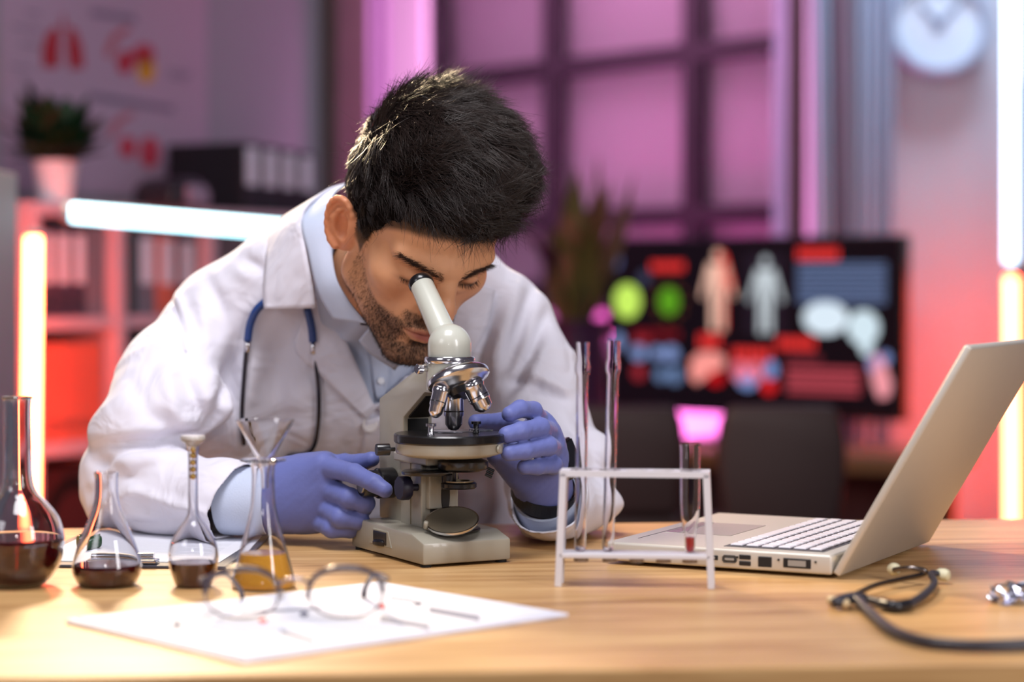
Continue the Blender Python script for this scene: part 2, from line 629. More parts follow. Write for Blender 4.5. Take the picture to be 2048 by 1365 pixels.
scr('icon_row', [ell(0.045, 0.60, 0.02, 0.05), ell(0.12, 0.665, 0.026, 0.045), ell(0.185, 0.665, 0.02, 0.04), ell(0.235, 0.665, 0.028, 0.045)], (120, 140, 190))
scr('icon_row', [ell(0.20, 0.79, 0.022, 0.04), ell(0.25, 0.79, 0.024, 0.05)], (96, 120, 160))
scr('icon_row', [ell(0.12, 0.78, 0.022, 0.045), ell(0.13, 0.59, 0.03, 0.02)], (150, 36, 46))
scr('liver_picture', [[(0.305, 0.70), (0.335, 0.655), (0.385, 0.65), (0.425, 0.68), (0.42, 0.735), (0.38, 0.76), (0.345, 0.81), (0.325, 0.835), (0.305, 0.80)]], (246, 150, 142))
scr('liver_red_oval', [ell(0.392, 0.80, 0.026, 0.04)], (196, 10, 14))  # plain red oval beside the liver picture
scr('lungs_picture', [ell(0.475, 0.755, 0.028, 0.06), ell(0.525, 0.755, 0.028, 0.06)], (238, 110, 128))
scr('lungs_vessels', [ell(0.50, 0.80, 0.034, 0.055), ell(0.578, 0.74, 0.02, 0.05)], (120, 146, 206))
scr('heart_picture', [ell(0.572, 0.835, 0.024, 0.042)], (216, 26, 30))
scr('text_block', [b for v in np.linspace(0.735, 0.85, 4) for b in bars(0.63, 0.865, v, 0.024, 1, 1)], (176, 66, 78))
scr('text_block', bars(0.63, 0.74, 0.672, 0.03, 1, 1), (120, 40, 50))
scr('heart_model', [[(0.895, 0.66), (0.925, 0.64), (0.945, 0.70), (0.965, 0.80), (0.955, 0.87), (0.925, 0.88), (0.905, 0.80)]], (236, 150, 160))
scr('heart_vessels', [ell(0.905, 0.69, 0.014, 0.05), ell(0.945, 0.66, 0.014, 0.035)], (130, 150, 210))


def chair(px0, px1, ytop, d, ang, label):
    a, b = at(px0, ytop, d), at(px1, ytop, d)
    wd = (b - a).length
    t = thing('conference_chair', label, 'chair', ((a.x + b.x) / 2, d, 0), ang, 'dark chairs before the television')
    H = a.z
    m = M('chair_leather', (50, 33, 33), 0.55, var=0.1, vscale=20)
    hw = wd / 2
    prof = []
    for x, z in ((-hw * .86, 0.50), (hw * .86, 0.50), (hw * .98, 0.62), (hw, H - 0.10), (hw * .93, H - 0.03), (hw * .8, H), (-hw * .8, H), (-hw * .93, H - 0.03), (-hw, H - 0.10), (-hw * .98, 0.62)):
        prof.append((x, z))
    obj('backrest', prism_me(prof, 0.06, 'y', 0.016, 3), m, t, True)
    obj('seat', box_me(-hw, hw, -0.02, 0.36, 0.43, 0.50, 0.025, 3), m, t, True)
    obj('column', cyl_me(0.03, 0.36, 16), M('chair_metal', (60, 60, 64), 0.3, 1), t, loc=(0, 0.2, 0.07))
    for k in range(5):
        q = 2 * math.pi * k / 5
        obj('leg', xf(box_me(0, 0.22, -0.02, 0.02, 0.04, 0.07, 0.006), Matrix.Rotation(q, 4, 'Z')), M('chair_metal'), t, loc=(0, 0.2, 0))
        obj('caster', xf(cyl_me(0.025, 0.04, 14, 0.004), Matrix.Translation((0.20 * math.cos(q), 0.20 * math.sin(q), 0.0))), M('caster', (15, 15, 15)), t, loc=(0, 0.2, 0))
    return t


chair(1432, 1692, 812, 4.7, 0.0, 'large dark brown chair in front of the television, right one')
chair(1130, 1372, 812, 5.02, 0.03, 'dark brown chair in front of the television, left one')

# magenta light source low behind the desk, and an unseen one behind the man that tints the curtain pink
neon('neon_tube', wallpt(1230) + WN * 0.26 + Vector((0, 0, 0.90)), wallpt(1560) + WN * 0.26 + Vector((0, 0, 0.90)), 0.02, (255, 120, 220), (255, 44, 180), 26.0, 'pink light stick below the window, behind the television', 'light sticks')
neon('neon_tube', wallpt(690) + WN * 0.3 + Vector((0, 0, 0.55)), wallpt(1000) + WN * 0.3 + Vector((0, 0, 0.55)), 0.02, (255, 120, 220), (255, 40, 180), 5.0, 'unseen pink light stick low behind the seated man', 'light sticks')

# dried plant in a vase
pl = thing('potted_plant', 'bushy brown and green dried plant in a dark vase left of the television', 'plant', (at(1150, 560, 5.8).x, 5.8, 0))
vz = at(1150, 640, 5.8).z
obj('vase', lathe_me([(0, 0), (0.07, 0), (0.09, 0.1), (0.10, 0.5), (0.085, vz - 0.05), (0.095, vz), (0.08, vz), (0.07, vz - 0.05), (0, vz - 0.06)], 28), M('vase_dark', (60, 30, 62), 0.4), pl)
rnd = random.Random(4)
leaf_cols = [M('dry_leaf', (122, 84, 56), 0.7), M('olive_leaf', (88, 86, 40), 0.7), M('dark_leaf', (70, 36, 50), 0.7)]


def leaf_me(L, wd, curve):
    verts, faces = [], []
    n = 7
    for i in range(n + 1):
        s = i / n
        ww = wd * math.sin(math.pi * min(1, 0.08 + s * 0.92)) ** 0.8
        z = L * s
        y = curve * s * s
        for k in (-1, 0, 1):
            verts.append((k * ww, y + abs(k) * ww * 0.25, z))
    for i in range(n):
        for k in range(2):
            a = i * 3 + k
            faces.append((a, a + 1, a + 4, a + 3))
    me = mesh_from('leaf', verts, faces)
    sm(me)
    return me


lvs = [leaf_me(0.32, 0.03, 0.12), leaf_me(0.42, 0.028, 0.06), leaf_me(0.26, 0.034, 0.16)]
for k in range(60):
    q = rnd.uniform(0, 6.28)
    tilt = rnd.uniform(-0.1, 0.6)
    lm = lvs[k % 3].copy()
    lm.materials.append(leaf_cols[rnd.choice((0, 0, 1, 1, 2))])
    o = obj('leaf', lm, None, pl, loc=(rnd.uniform(-.03, .03), rnd.uniform(-.03, .03), vz - 0.04 + rnd.uniform(0, .06)))
    o.rotation_euler = (Matrix.Rotation(q, 4, 'Z') @ Matrix.Rotation(tilt, 4, 'X')).to_euler()
    o.scale = (1.3, 1, rnd.uniform(0.7, 1.1))

# ------------------------------------------------------------------ bookcase and what stands in it
ca, cb = at(62, 400, 4.62).xy.to_3d(), at(705, 430, 5.7).xy.to_3d()
cd = cb - ca
CANG = math.atan2(cd.y, cd.x)
CLn = cd.length
CTOP = at(62, 402, 4.62).z
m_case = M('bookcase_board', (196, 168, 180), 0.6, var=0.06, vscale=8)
case = thing('bookcase', 'long white open bookcase against the left partition', 'bookcase', ca, CANG)
CDp = 0.30
obj('top_board', box_me(0, CLn, 0, CDp, CTOP - 0.03, CTOP, 0.002), m_case, case)
zsh = [at(160, 640, 4.75).z, at(160, 890, 4.75).z, 0.33, 0.06]
for z in zsh:
    obj('shelf_board', box_me(0.025, CLn - 0.025, 0.01, CDp - 0.012, z - 0.022, z + 0.006), m_case, case)
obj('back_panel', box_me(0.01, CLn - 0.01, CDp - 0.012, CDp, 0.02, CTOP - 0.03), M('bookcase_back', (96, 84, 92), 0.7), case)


def cs_at(px):
    u = (px - CX) / F
    n = Vector((cd.y, -cd.x, 0)).normalized()
    t = n.dot(ca) / (n.x * u + n.y)
    return (Vector((u * t, t, 0)) - ca).length


divs = [0.0, cs_at(236), cs_at(420), cs_at(560), CLn - 0.025]
for s in divs:
    obj('upright', box_me(s, s + 0.03, 0, CDp, 0, CTOP - 0.03, 0.001), m_case, case)


def binder(s, z, wd, h, mat, label, group, tagc=None, dy=0.03, ring=True):
    o = thing('ring_binder', label, 'binder', ca + cd.normalized() * s + Vector((-cd.normalized().y, cd.normalized().x, 0)) * dy + Vector((0, 0, z)), CANG, group)
    obj('cover', box_me(0, wd, 0, 0.24, 0, h, 0.003), mat, o)
    if tagc:
        obj('spine_label', box_me(wd * .18, wd * .82, -0.0015, 0.0, h * 0.38, h * 0.93), tagc, o)
    if ring:
        r_ = obj('finger_ring', lathe_me([(0.012, 0), (0.012, 0.003), (0.008, 0.003), (0.008, 0)], 16, True), M('ring_metal', (120, 120, 125), 0.3, 1), o, loc=(wd / 2, 0.0, h * 0.17), rot=(math.pi / 2, 0, 0))
    return o


mb_w = M('binder_label', (226, 222, 236), 0.6)
mb_d = M('binder_dark', (66, 54, 72), 0.6)
mb_g = M('binder_grey', (118, 112, 124), 0.6)
mb_r = M('binder_orange', (206, 104, 84), 0.6)
mb_b = M('binder_brown', (70, 54, 50), 0.6)
z1 = zsh[0] + 0.006
h1 = CTOP - 0.03 - z1 - 0.025
xs = [divs[0] + 0.032, cs_at(107), cs_at(133), cs_at(165), cs_at(196)]
words = ['first', 'second', 'third', 'fourth']
for i in range(4):
    binder(xs[i], z1, xs[i + 1] - xs[i] - 0.004, h1, mb_d, 'dark binder with tall white label on the upper shelf, %s from the left' % words[i], 'binders on the upper shelf', mb_w)
binder(xs[4], z1, divs[1] - xs[4] - 0.008, h1, mb_g, 'plain grey binder next to the bookcase upright, upper shelf', 'binders on the upper shelf', None, ring=False)
x = divs[1] + 0.03
bw = (divs[2] - x - 0.01) / 4
for i, (mm, lab, nm) in enumerate(((mb_b, None, 'brown'), (mb_g, mb_w, 'grey, white labelled'), (mb_r, mb_w, 'reddish, white labelled'), (mb_d, mb_w, 'dark, white labelled'))):
    binder(x + i * bw, z1, bw - 0.006, h1 * (1 - 0.02 * i), mm, '%s binder behind the white coat shoulder on the upper shelf' % nm, 'binders on the upper shelf', lab, ring=False)
z2 = zsh[1] + 0.006
h2 = zsh[0] - 0.022 - z2 - 0.03
x = divs[0] + 0.03
bw = (divs[1] - x - 0.012) / 5
for i in range(5):
    binder(x + i * bw, z2, bw - 0.005, h2, mb_r, 'orange binder on the lower shelf, %s from the light stick' % (words + ['fifth'])[i], 'binders on the lower shelf')
x = divs[1] + 0.03
for i in range(4):
    binder(x + i * 0.075, z2, 0.07, h2, mb_b, 'brown binder on the lower shelf right of the upright, %s one' % words[i], 'binders on the lower shelf')
# round dark speaker on the bottom shelf
z3 = zsh[2] + 0.006
sp = thing('loudspeaker', 'dark round loudspeaker on the bottom shelf of the bookcase', 'speaker', ca + cd.normalized() * 0.07 + Vector((-cd.normalized().y, cd.normalized().x, 0)) * 0.05 + Vector((0, 0, z3)), CANG)
obj('cabinet', box_me(0, 0.24, 0, 0.22, 0, zsh[1] - 0.022 - z3 - 0.03, 0.008), M('speaker_box', (70, 26, 26), 0.6), sp)
sc_h = (zsh[1] - 0.022 - z3 - 0.03) / 2
obj('cone', lathe_me([(0.095, 0), (0.1, 0.01), (0.085, 0.012), (0.03, -0.015), (0, -0.01)], 32), M('speaker_cone', (14, 9, 9), 0.5), sp, loc=(0.12, 0.002, sc_h + 0.03), rot=(math.pi / 2, 0, 0))

# things on the bookcase top
cdn = cd.normalized()
cpn = Vector((-cdn.y, cdn.x, 0))
pp = at(112, 402, 4.75)
pt = thing('potted_plant', 'dark green leafy plant in a white pot on the bookcase', 'plant', (pp.x, pp.y, CTOP))
ph_ = at(112, 322, 4.75).z - CTOP
obj('pot', lathe_me([(0, 0), (0.036, 0), (0.05, ph_), (0.046, ph_), (0.042, ph_ - 0.012), (0, ph_ - 0.012)], 32), M('pot_white', (225, 220, 228), 0.4), pt)
rnd = random.Random(9)
lg = [leaf_me(0.17, 0.028, 0.05), leaf_me(0.20, 0.026, 0.03), leaf_me(0.14, 0.03, 0.06)]
gmats = [M('plant_green', (34, 62, 34), 0.5), M('plant_deep_green', (22, 44, 26), 0.5)]
for k in range(34):
    q = k * 2.39996
    tilt = 0.12 + 0.95 * ((k % 17) / 17.0)
    lm = lg[k % 3].copy()
    lm.materials.append(gmats[k % 2])
    o = obj('leaf', lm, None, pt, loc=(0.012 * math.cos(q), 0.012 * math.sin(q), ph_ - 0.01 + 0.002 * (k % 5)))
    o.rotation_euler = (Matrix.Rotation(q, 4, 'Z') @ Matrix.Rotation(-tilt, 4, 'X')).to_euler()
    o.scale = (1.25, 1, 1.0 - 0.25 * tilt + rnd.uniform(-.08, .12))

# rounded grey and black case
hp = at(342, 418, 5.0)
hs = thing('desk_device', 'low rounded black and grey case on the bookcase', 'device', (hp.x, hp.y, CTOP), CANG)
pr = [(-0.075, 0), (0.07, 0), (0.078, 0.03), (0.06, 0.055), (0.02, 0.068), (-0.03, 0.066), (-0.065, 0.045)]
obj('shell', prism_me(pr, 0.12, 'y', 0.01, 3), M('device_black', (36, 32, 40), 0.4), hs, True)
obj('front_panel', prism_me([(-0.02, 0.006), (0.062, 0.006), (0.066, 0.03), (0.05, 0.05), (-0.02, 0.05)], 0.02, 'y', 0.004), M('device_grey', (150, 130, 152), 0.5), hs, loc=(0, -0.056, 0))
# four black binders with pale labels on top of the bookcase
b0 = cs_at(500)
for i in range(4):
    h_ = at(570, 288, 5.4).z - CTOP
    o = binder(b0 + i * 0.078, CTOP, 0.074, h_ - 0.004 * i, M('binder_black', (22, 18, 24), 0.5), 'black binder with pale spine label on the bookcase top, %s from the left' % words[i], 'black binders on the bookcase top', mb_w if i else mb_w, dy=0.02, ring=False)

# grey cabinet left of the bookcase
gx = at(36, 560, 3.96)
gz = at(0, 335, 3.72).z
gcab = thing('storage_cabinet', 'plain grey storage cabinet at the left edge beside the bookcase', 'cabinet', (gx.x - 0.5, 3.72, 0))
m_gcab = M('cabinet_grey', (112, 112, 124), 0.6)
obj('body', box_me(0, 0.5, 0.012, 0.24, 0.03, gz, 0.003), m_gcab, gcab)
obj('plinth', box_me(0.02, 0.48, 0.03, 0.22, 0, 0.03), M('plinth_dark', (40, 40, 44), 0.6), gcab)
for k in (0, 1):
    dr_ = obj('door', box_me(0.004 + k * 0.248, 0.246 + k * 0.250, 0, 0.012, 0.045, gz - 0.012, 0.002), m_gcab, gcab)
    obj('handle', box_me(0.215 if k == 0 else 0.272, 0.223 if k == 0 else 0.280, -0.016, -0.002, gz * 0.55, gz * 0.55 + 0.10, 0.002), M('ring_metal'), dr_)

# ------------------------------------------------------------------ anatomy poster on the partition
qa, qb = partpt(0), partpt(412)
ps = (qa - PP).length * (1 if (qa - PP).dot(PD) > 0 else -1)
pz0, pz1 = at(412, 400, partpt(412).y).z, 2.25
PW = (qb - qa).length
poster = thing('anatomy_poster', 'large pale anatomy poster with red lungs and organs', 'poster', qa + PN * 0.006 + Vector((0, 0, pz0)), PANG)
PHt = pz1 - pz0
obj('sheet', box_me(0, PW, -0.001, 0.001, 0, PHt), M('poster_paper', (176, 150, 172), 0.7), poster)


def pp_at(px, py):
    b = partpt(px)
    s = (b - qa).dot(PD)
    return (s, at(px, py, b.y).z - pz0)


def pprint(name, polys, col):
    for p in polys:
        obj(name, xf(prism_me([pp_at(x, y) for x, y in p], 0.001, 'y'), Matrix.Translation((0, -0.002, 0))), M('print_%d_%d_%d' % col, col, 0.7), poster)


def pe(x, y, a, b, n=18):
    return [(x + a * math.cos(2 * math.pi * k / n), y - b * math.sin(2 * math.pi * k / n)) for k in range(n)]


pprint('lungs_picture', [[(112, 52), (118, 70), (116, 135), (84, 136), (82, 100), (92, 66)], [(134, 52), (150, 60), (163, 96), (166, 136), (138, 140), (132, 100)], [(122, 30), (127, 30), (128, 62), (122, 62)]], (168, 40, 52))
pprint('organ_picture', [pe(248, 125, 17, 24), pe(285, 110, 22, 22)], (178, 44, 62))
pprint('organ_core', [pe(290, 140, 18, 27)], (206, 146, 34))
pprint('vessel_picture', [[(205, 110), (222, 70), (250, 52), (262, 58), (232, 80), (218, 116)]], (176, 92, 100))
pprint('organ_picture', [pe(252, 295, 17, 22), pe(296, 305, 20, 32)], (188, 56, 76))
pprint('vessel_picture', [[(212, 270), (226, 240), (256, 222), (268, 230), (240, 246), (224, 276)]], (176, 100, 112))
tl = []
for x0, y0, x1, hh in ((180, 18, 270, 14), (50, 22, 80, 5), (22, 50, 82, 5), (40, 85, 78, 5), (175, 185, 345, 14), (335, 140, 380, 5), (335, 150, 372, 5), (20, 130, 60, 4), (60, 190, 150, 12)):
    sl = 0.16
    tl.append([(x0, y0), (x1, y0 + (x1 - x0) * sl), (x1, y0 + (x1 - x0) * sl + hh), (x0, y0 + hh)])
pprint('text_line', tl, (128, 112, 134))
# ------------------------------------------------------------------ table
def wood_mat():
    m = bpy.data.materials.new('oak_table')
    m.use_nodes = True
    nt = m.node_tree
    b = nt.nodes['Principled BSDF']
    b.inputs['Roughness'].default_value = 0.38
    tc = nt.nodes.new('ShaderNodeTexCoord')
    mp = nt.nodes.new('ShaderNodeMapping')
    mp.inputs['Scale'].default_value = (1.1, 9, 9)
    nt.links.new(tc.outputs['Object'], mp.inputs['Vector'])
    n1 = nt.nodes.new('ShaderNodeTexNoise')
    n1.inputs['Scale'].default_value = 3.2
    n1.inputs['Detail'].default_value = 6
    n1.inputs['Distortion'].default_value = 1.2
    nt.links.new(mp.outputs['Vector'], n1.inputs['Vector'])
    mp2 = nt.nodes.new('ShaderNodeMapping')
    mp2.inputs['Scale'].default_value = (3, 90, 90)
    nt.links.new(tc.outputs['Object'], mp2.inputs['Vector'])
    n2 = nt.nodes.new('ShaderNodeTexNoise')
    n2.inputs['Scale'].default_value = 3
    n2.inputs['Detail'].default_value = 5
    nt.links.new(mp2.outputs['Vector'], n2.inputs['Vector'])
    ad = nt.nodes.new('ShaderNodeMath')
    ad.operation = 'MULTIPLY_ADD'
    ad.inputs[1].default_value = 0.45
    nt.links.new(n2.outputs['Fac'], ad.inputs[0])
    nt.links.new(n1.outputs['Fac'], ad.inputs[2])
    r = nt.nodes.new('ShaderNodeValToRGB')
    r.color_ramp.elements[0].position = 0.48
    r.color_ramp.elements[0].color = rgb((156, 112, 66))
    r.color_ramp.elements[1].position = 0.95
    r.color_ramp.elements[1].color = rgb((214, 174, 120))
    e = r.color_ramp.elements.new(0.68)
    e.color = rgb((188, 144, 92))
    nt.links.new(ad.outputs[0], r.inputs['Fac'])
    nt.links.new(r.outputs['Color'], b.inputs['Base Color'])
    bp = nt.nodes.new('ShaderNodeBump')
    bp.inputs['Strength'].default_value = 0.12
    bp.inputs['Distance'].default_value = 0.001
    nt.links.new(n2.outputs['Fac'], bp.inputs['Height'])
    nt.links.new(bp.outputs['Normal'], b.inputs['Normal'])
    return m


m_oak = wood_mat()
TYAW = math.radians(5.0)
tab = thing('work_table', 'light oak work table with a dark metal underframe', 'table', (0, 2.15, 0), TYAW)
obj('table_top', box_me(-1.0, 1.15, -0.492, 0.505, TZ - 0.03, TZ, 0.002, 2), m_oak, tab)
m_steel = M('table_steel', (38, 34, 34), 0.4, 0.6)
for x in (-0.92, 1.07):
    for y in (-0.43, 0.43):
        obj('leg', box_me(x - 0.025, x + 0.025, y - 0.025, y + 0.025, 0, TZ - 0.03, 0.003), m_steel, tab)
obj('apron_rail', box_me(-0.92, 1.07, 0.42, 0.44, TZ - 0.09, TZ - 0.03), m_steel, tab)
obj('apron_rail', box_me(-0.92, 1.07, -0.44, -0.42, TZ - 0.09, TZ - 0.03), m_steel, tab)

# ------------------------------------------------------------------ microscope
MIC_O = Vector((-0.0676, 2.308, TZ))
MIC_A = math.radians(28)
mic = thing('microscope', 'cream and black laboratory microscope with chrome objectives and tilted eyepiece', 'microscope', MIC_O, MIC_A)
m_cream = M('cream_enamel', (156, 151, 137), 0.32, var=0.03, vscale=60, coat=0.2)
m_tubec = M('pale_enamel', (184, 185, 174), 0.28, coat=0.3)
m_blk = M('black_lacquer', (16, 15, 18), 0.3, coat=0.3)
m_chr = M('chrome', (218, 216, 220), 0.17, 1.0)
m_navy = M('dark_knob', (24, 20, 40), 0.45)


def rotpart(name, me, mat, a, d, parent=None):
    o = obj(name, me, mat, parent or mic)
    return align(o, Vector(a), d)


base = obj('base', prism_me([(-0.0427, 0.003), (0.145, 0.003), (0.145, 0.024), (0.125, 0.036), (-0.012, 0.034), (-0.0427, 0.026)], 0.105, 'x', 0.0025, 2), m_cream, mic)
smooth_by_angle(base.data)
for sx in (-0.045, 0.045):
    for y in (-0.034, 0.136):
        obj('rubber_foot', cyl_me(0.006, 0.004, 14), M('rubber', (25, 25, 25), 0.8), mic, loc=(sx, y, 0))
obj('side_recess', prism_me([(0.035, 0.012), (0.095, 0.012), (0.085, 0.030), (0.045, 0.030)], 0.004, 'x', 0.001), M('recess_cream', (150, 146, 132), 0.5), mic, loc=(-0.0515, 0, 0))
obj('lamp_dial', cyl_me(0.016, 0.006, 28, 0.0015), m_blk, mic, loc=(-0.0445, 0.066, 0.0125))
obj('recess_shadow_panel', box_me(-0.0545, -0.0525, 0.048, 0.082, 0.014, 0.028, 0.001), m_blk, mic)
# arm
arm = obj('arm', prism_me([(0.145, 0.034), (0.145, 0.170), (0.026, 0.214), (0.0, 0.214), (0.0, 0.182), (0.026, 0.182), (0.080, 0.152), (0.080, 0.034)], 0.036, 'x', 0.002, 2), m_cream, mic)
smooth_by_angle(arm.data)
obj('arm_hollow_shade', box_me(-0.0125, 0.0125, 0.0788, 0.081, 0.112, 0.150), M('hollow_shade_black', (10, 9, 9), 0.6), mic)  # black panels paint in the shade of the arm's hollow inner side
chn = obj('arm_hollow_shade', box_me(-0.0125, 0.0125, 0, 0.050, -0.0012, 0.001), M('hollow_shade_black'), mic, loc=(0, 0.0775, 0.1525))
chn.rotation_euler = (math.pi - 0.51, 0, 0)
pil = obj('focus_pillar', box_me(-0.0225, 0.0225, 0.024, 0.078, 0.034, 0.112, 0.0015), m_cream, mic)
obj('slide_rail', box_me(-0.0165, 0.0165, 0.017, 0.026, 0.055, 0.108, 0.0015), m_cream, mic)
obj('rack_slot', prism_me(disc(0.003, 0.070, 0.005, 0.020, 24), 0.002, 'y'), M('slot_dark', (30, 26, 24), 0.6), mic, loc=(0, 0.0165, 0))
obj('lower_slot', box_me(-0.012, 0.012, 0.0225, 0.0245, 0.036, 0.054), M('slot_dark'), mic)
obj('pillar_groove', box_me(-0.0232, -0.0222, 0.050, 0.0515, 0.036, 0.110), M('groove', (120, 110, 90), 0.6), mic)
# head
obj('head_barrel', lathe_me([(0, 0.186), (0.0255, 0.186), (0.0255, 0.216), (0, 0.216)], 48), m_tubec, mic)
obj('chrome_collar', lathe_me([(0, 0.215), (0.0265, 0.215), (0.0275, 0.2165), (0.0275, 0.2205), (0.0265, 0.222), (0, 0.222)], 48), m_chr, mic)
dome = [(0, 0.221), (0.0232, 0.221), (0.0236, 0.224), (0.0236, 0.234)] + [(0.0236 * math.cos(a), 0.234 + 0.0236 * math.sin(a)) for a in np.linspace(0.1, math.pi / 2, 12)]
dome[-1] = (0, dome[-1][1])
obj('prism_dome', lathe_me(dome, 48), m_tubec, mic)
ED = Vector((0, 0.72, 0.694)).normalized()
E0 = Vector((0, 0.004, 0.236))
rotpart('eyepiece_tube', lathe_me([(0, 0), (0.0150, 0), (0.0142, 0.03), (0.0132, 0.088), (0.0128, 0.090), (0, 0.090)], 40), m_tubec, E0, ED)
rotpart('eyecup', lathe_me([(0.0134, 0.0), (0.0142, 0.002), (0.0142, 0.007), (0.0130, 0.009), (0.009, 0.0095), (0.0085, 0.007), (0.0085, 0.0)], 40, True), m_blk, E0 + ED * 0.089, ED)
rotpart('eye_lens', lathe_me([(0, 0.0), (0.0085, 0.0), (0.006, 0.0025), (0, 0.003)], 32), M('lens_glass', (60, 70, 90), 0.03, spec=0.8, coat=1), E0 + ED * 0.092, ED)
rotpart('thumb_screw', lathe_me([(0, 0), (0.003, 0), (0.003, 0.007), (0.0055, 0.0075), (0.0055, 0.013), (0.0045, 0.014), (0, 0.014)], 20), m_chr, (-0.0245, 0.004, 0.209), (-1, -0.1, 0))
rotpart('lock_screw', cyl_me(0.003, 0.004, 14, 0.0008), m_blk, (0.012, -0.022, 0.208), (0.45, -0.9, 0))
# revolving nosepiece
TD = Vector((0.10, -0.42, -0.90)).normalized()
TC = Vector((0.003, -0.013, 0.202))
nose = rotpart('nosepiece', lathe_me([(0, -0.006), (0.024, -0.006), (0.0295, -0.003), (0.0335, 0.0), (0.0345, 0.002), (0.0345, 0.006), (0.0315, 0.009), (0.0285, 0.010), (0.024, 0.014), (0.017, 0.017), (0, 0.018)], 56), m_chr, TC, TD)
rotpart('nosepiece_core', lathe_me([(0, 0.016), (0.0175, 0.0165), (0.0150, 0.024), (0, 0.024)], 40), m_blk, TC, TD)


def objective(a, d, k, L, name='objective'):
    prof = [(0, 0), (0.0095, 0), (0.0105, 0.0015), (0.0105, 0.006), (0.0095, 0.0075), (0.0095, L * 0.62), (0.0085, L * 0.66), (0.0082, L * 0.86), (0.0055, L * 0.97), (0.0045, L), (0, L)]
    o = rotpart(name, lathe_me([(r * k, z) for r, z in prof], 36), m_chr, a, d)
    lens = obj('front_lens', lathe_me([(0, 0), (0.0036 * k, 0), (0.003 * k, 0.0008), (0, 0.001)], 20), M('lens_glass'), o, loc=(0, 0, L))
    obj('colour_ring', lathe_me([(0.0094 * k, L * .5), (0.0098 * k, L * .5), (0.0098 * k, L * .53), (0.0094 * k, L * .53)], 32, True), m_blk, o)
    return o


objective((0.002, -0.006, 0.184), (0, 0, -1), 1.12, 0.041)
objective((0.011, -0.029, 0.195), (0.36, -0.22, -0.80), 1.22, 0.034)
objective((-0.019, -0.020, 0.190), (-0.30, -0.08, -0.90), 0.92, 0.033)
# stage
obj('stage_plate', lathe_me([(0, 0.1290), (0.059, 0.1290), (0.0605, 0.1305), (0.0605, 0.1375), (0.059, 0.1390), (0.010, 0.1390), (0.009, 0.1380), (0, 0.1380)], 72), m_blk, mic)
obj('stage_ring', lathe_me([(0, 0.1140), (0.046, 0.1140), (0.0575, 0.1175), (0.0585, 0.119), (0.0585, 0.1290), (0, 0.1290)], 72), m_cream, mic)
obj('stage_bracket', box_me(-0.028, 0.028, 0.0, 0.085, 0.104, 0.1145, 0.002), m_cream, mic)
rotpart('stage_screw', lathe_me([(0, 0), (0.0022, 0), (0.0022, 0.006), (0.0065, 0.0065), (0.0065, 0.020), (0.006, 0.021), (0, 0.021)], 20), m_blk, (-0.056, 0.020, 0.122), (-1, 0.15, 0))
rotpart('ring_screw', cyl_me(0.0045, 0.003, 20, 0.001), m_cream, (0.034, -0.0475, 0.1235), (0.55, -0.83, 0))
for i, (x, y, ang) in enumerate(((-0.032, -0.020, 0.9), (0.026, -0.012, 2.4))):
    rotpart('clip_post', lathe_me([(0, 0), (0.004, 0), (0.003, 0.002), (0.003, 0.009), (0.0055, 0.0095), (0.0055, 0.0125), (0, 0.0125)], 20), m_chr if i == 0 else m_blk, (x, y, 0.139), (0, 0, 1))
    c = obj('stage_clip', box_me(-0.003, 0.034, -0.003, 0.003, 0, 0.001, 0.0004), m_chr, mic, loc=(x, y, 0.1425))
    c.rotation_euler = (0, 0.06, ang - 1.2)
sl_ = obj('glass_slide', box_me(-0.012, 0.055, 0.004, 0.028, 0.1392, 0.1404), M('slide_glass', (235, 240, 245), 0.03, trans=0.9), mic)
# sub-stage
obj('condenser_ring', lathe_me([(0, 0.098), (0.019, 0.098), (0.0265, 0.1005), (0.0275, 0.102), (0.0275, 0.109), (0.02, 0.112), (0, 0.112)], 48), m_blk, mic, loc=(0.010, -0.012, 0))
for k in range(3):
    rotpart('diaphragm_peg', cyl_me(0.0016, 0.008, 10), m_blk, (0.036 - 0.003 * k, -0.020 - 0.003 * k, 0.101 - 0.003 * k), (0.7, -0.5, -0.4))
obj('filter_arm', lathe_me([(0, 0.094), (0.028, 0.094), (0.029, 0.0955), (0.029, 0.0975), (0.027, 0.0985), (0, 0.0985)], 48), m_blk, mic, loc=(-0.020, 0.012, 0))
obj('condenser_stem', cyl_me(0.008, 0.022, 20), m_blk, mic, loc=(-0.002, -0.002, 0.078))
obj('iris_ring', lathe_me([(0, 0.079), (0.018, 0.079), (0.0195, 0.0805), (0.0195, 0.0845), (0.0175, 0.086), (0.012, 0.0855), (0, 0.0850)], 40), m_blk, mic, loc=(0.008, -0.006, 0))
obj('iris_rim', lathe_me([(0.0125, 0.0845), (0.0165, 0.0862), (0.0165, 0.0875), (0.0125, 0.0875)], 36, True), M('brass', (150, 136, 110), 0.35, 1), mic, loc=(0.008, -0.006, 0))
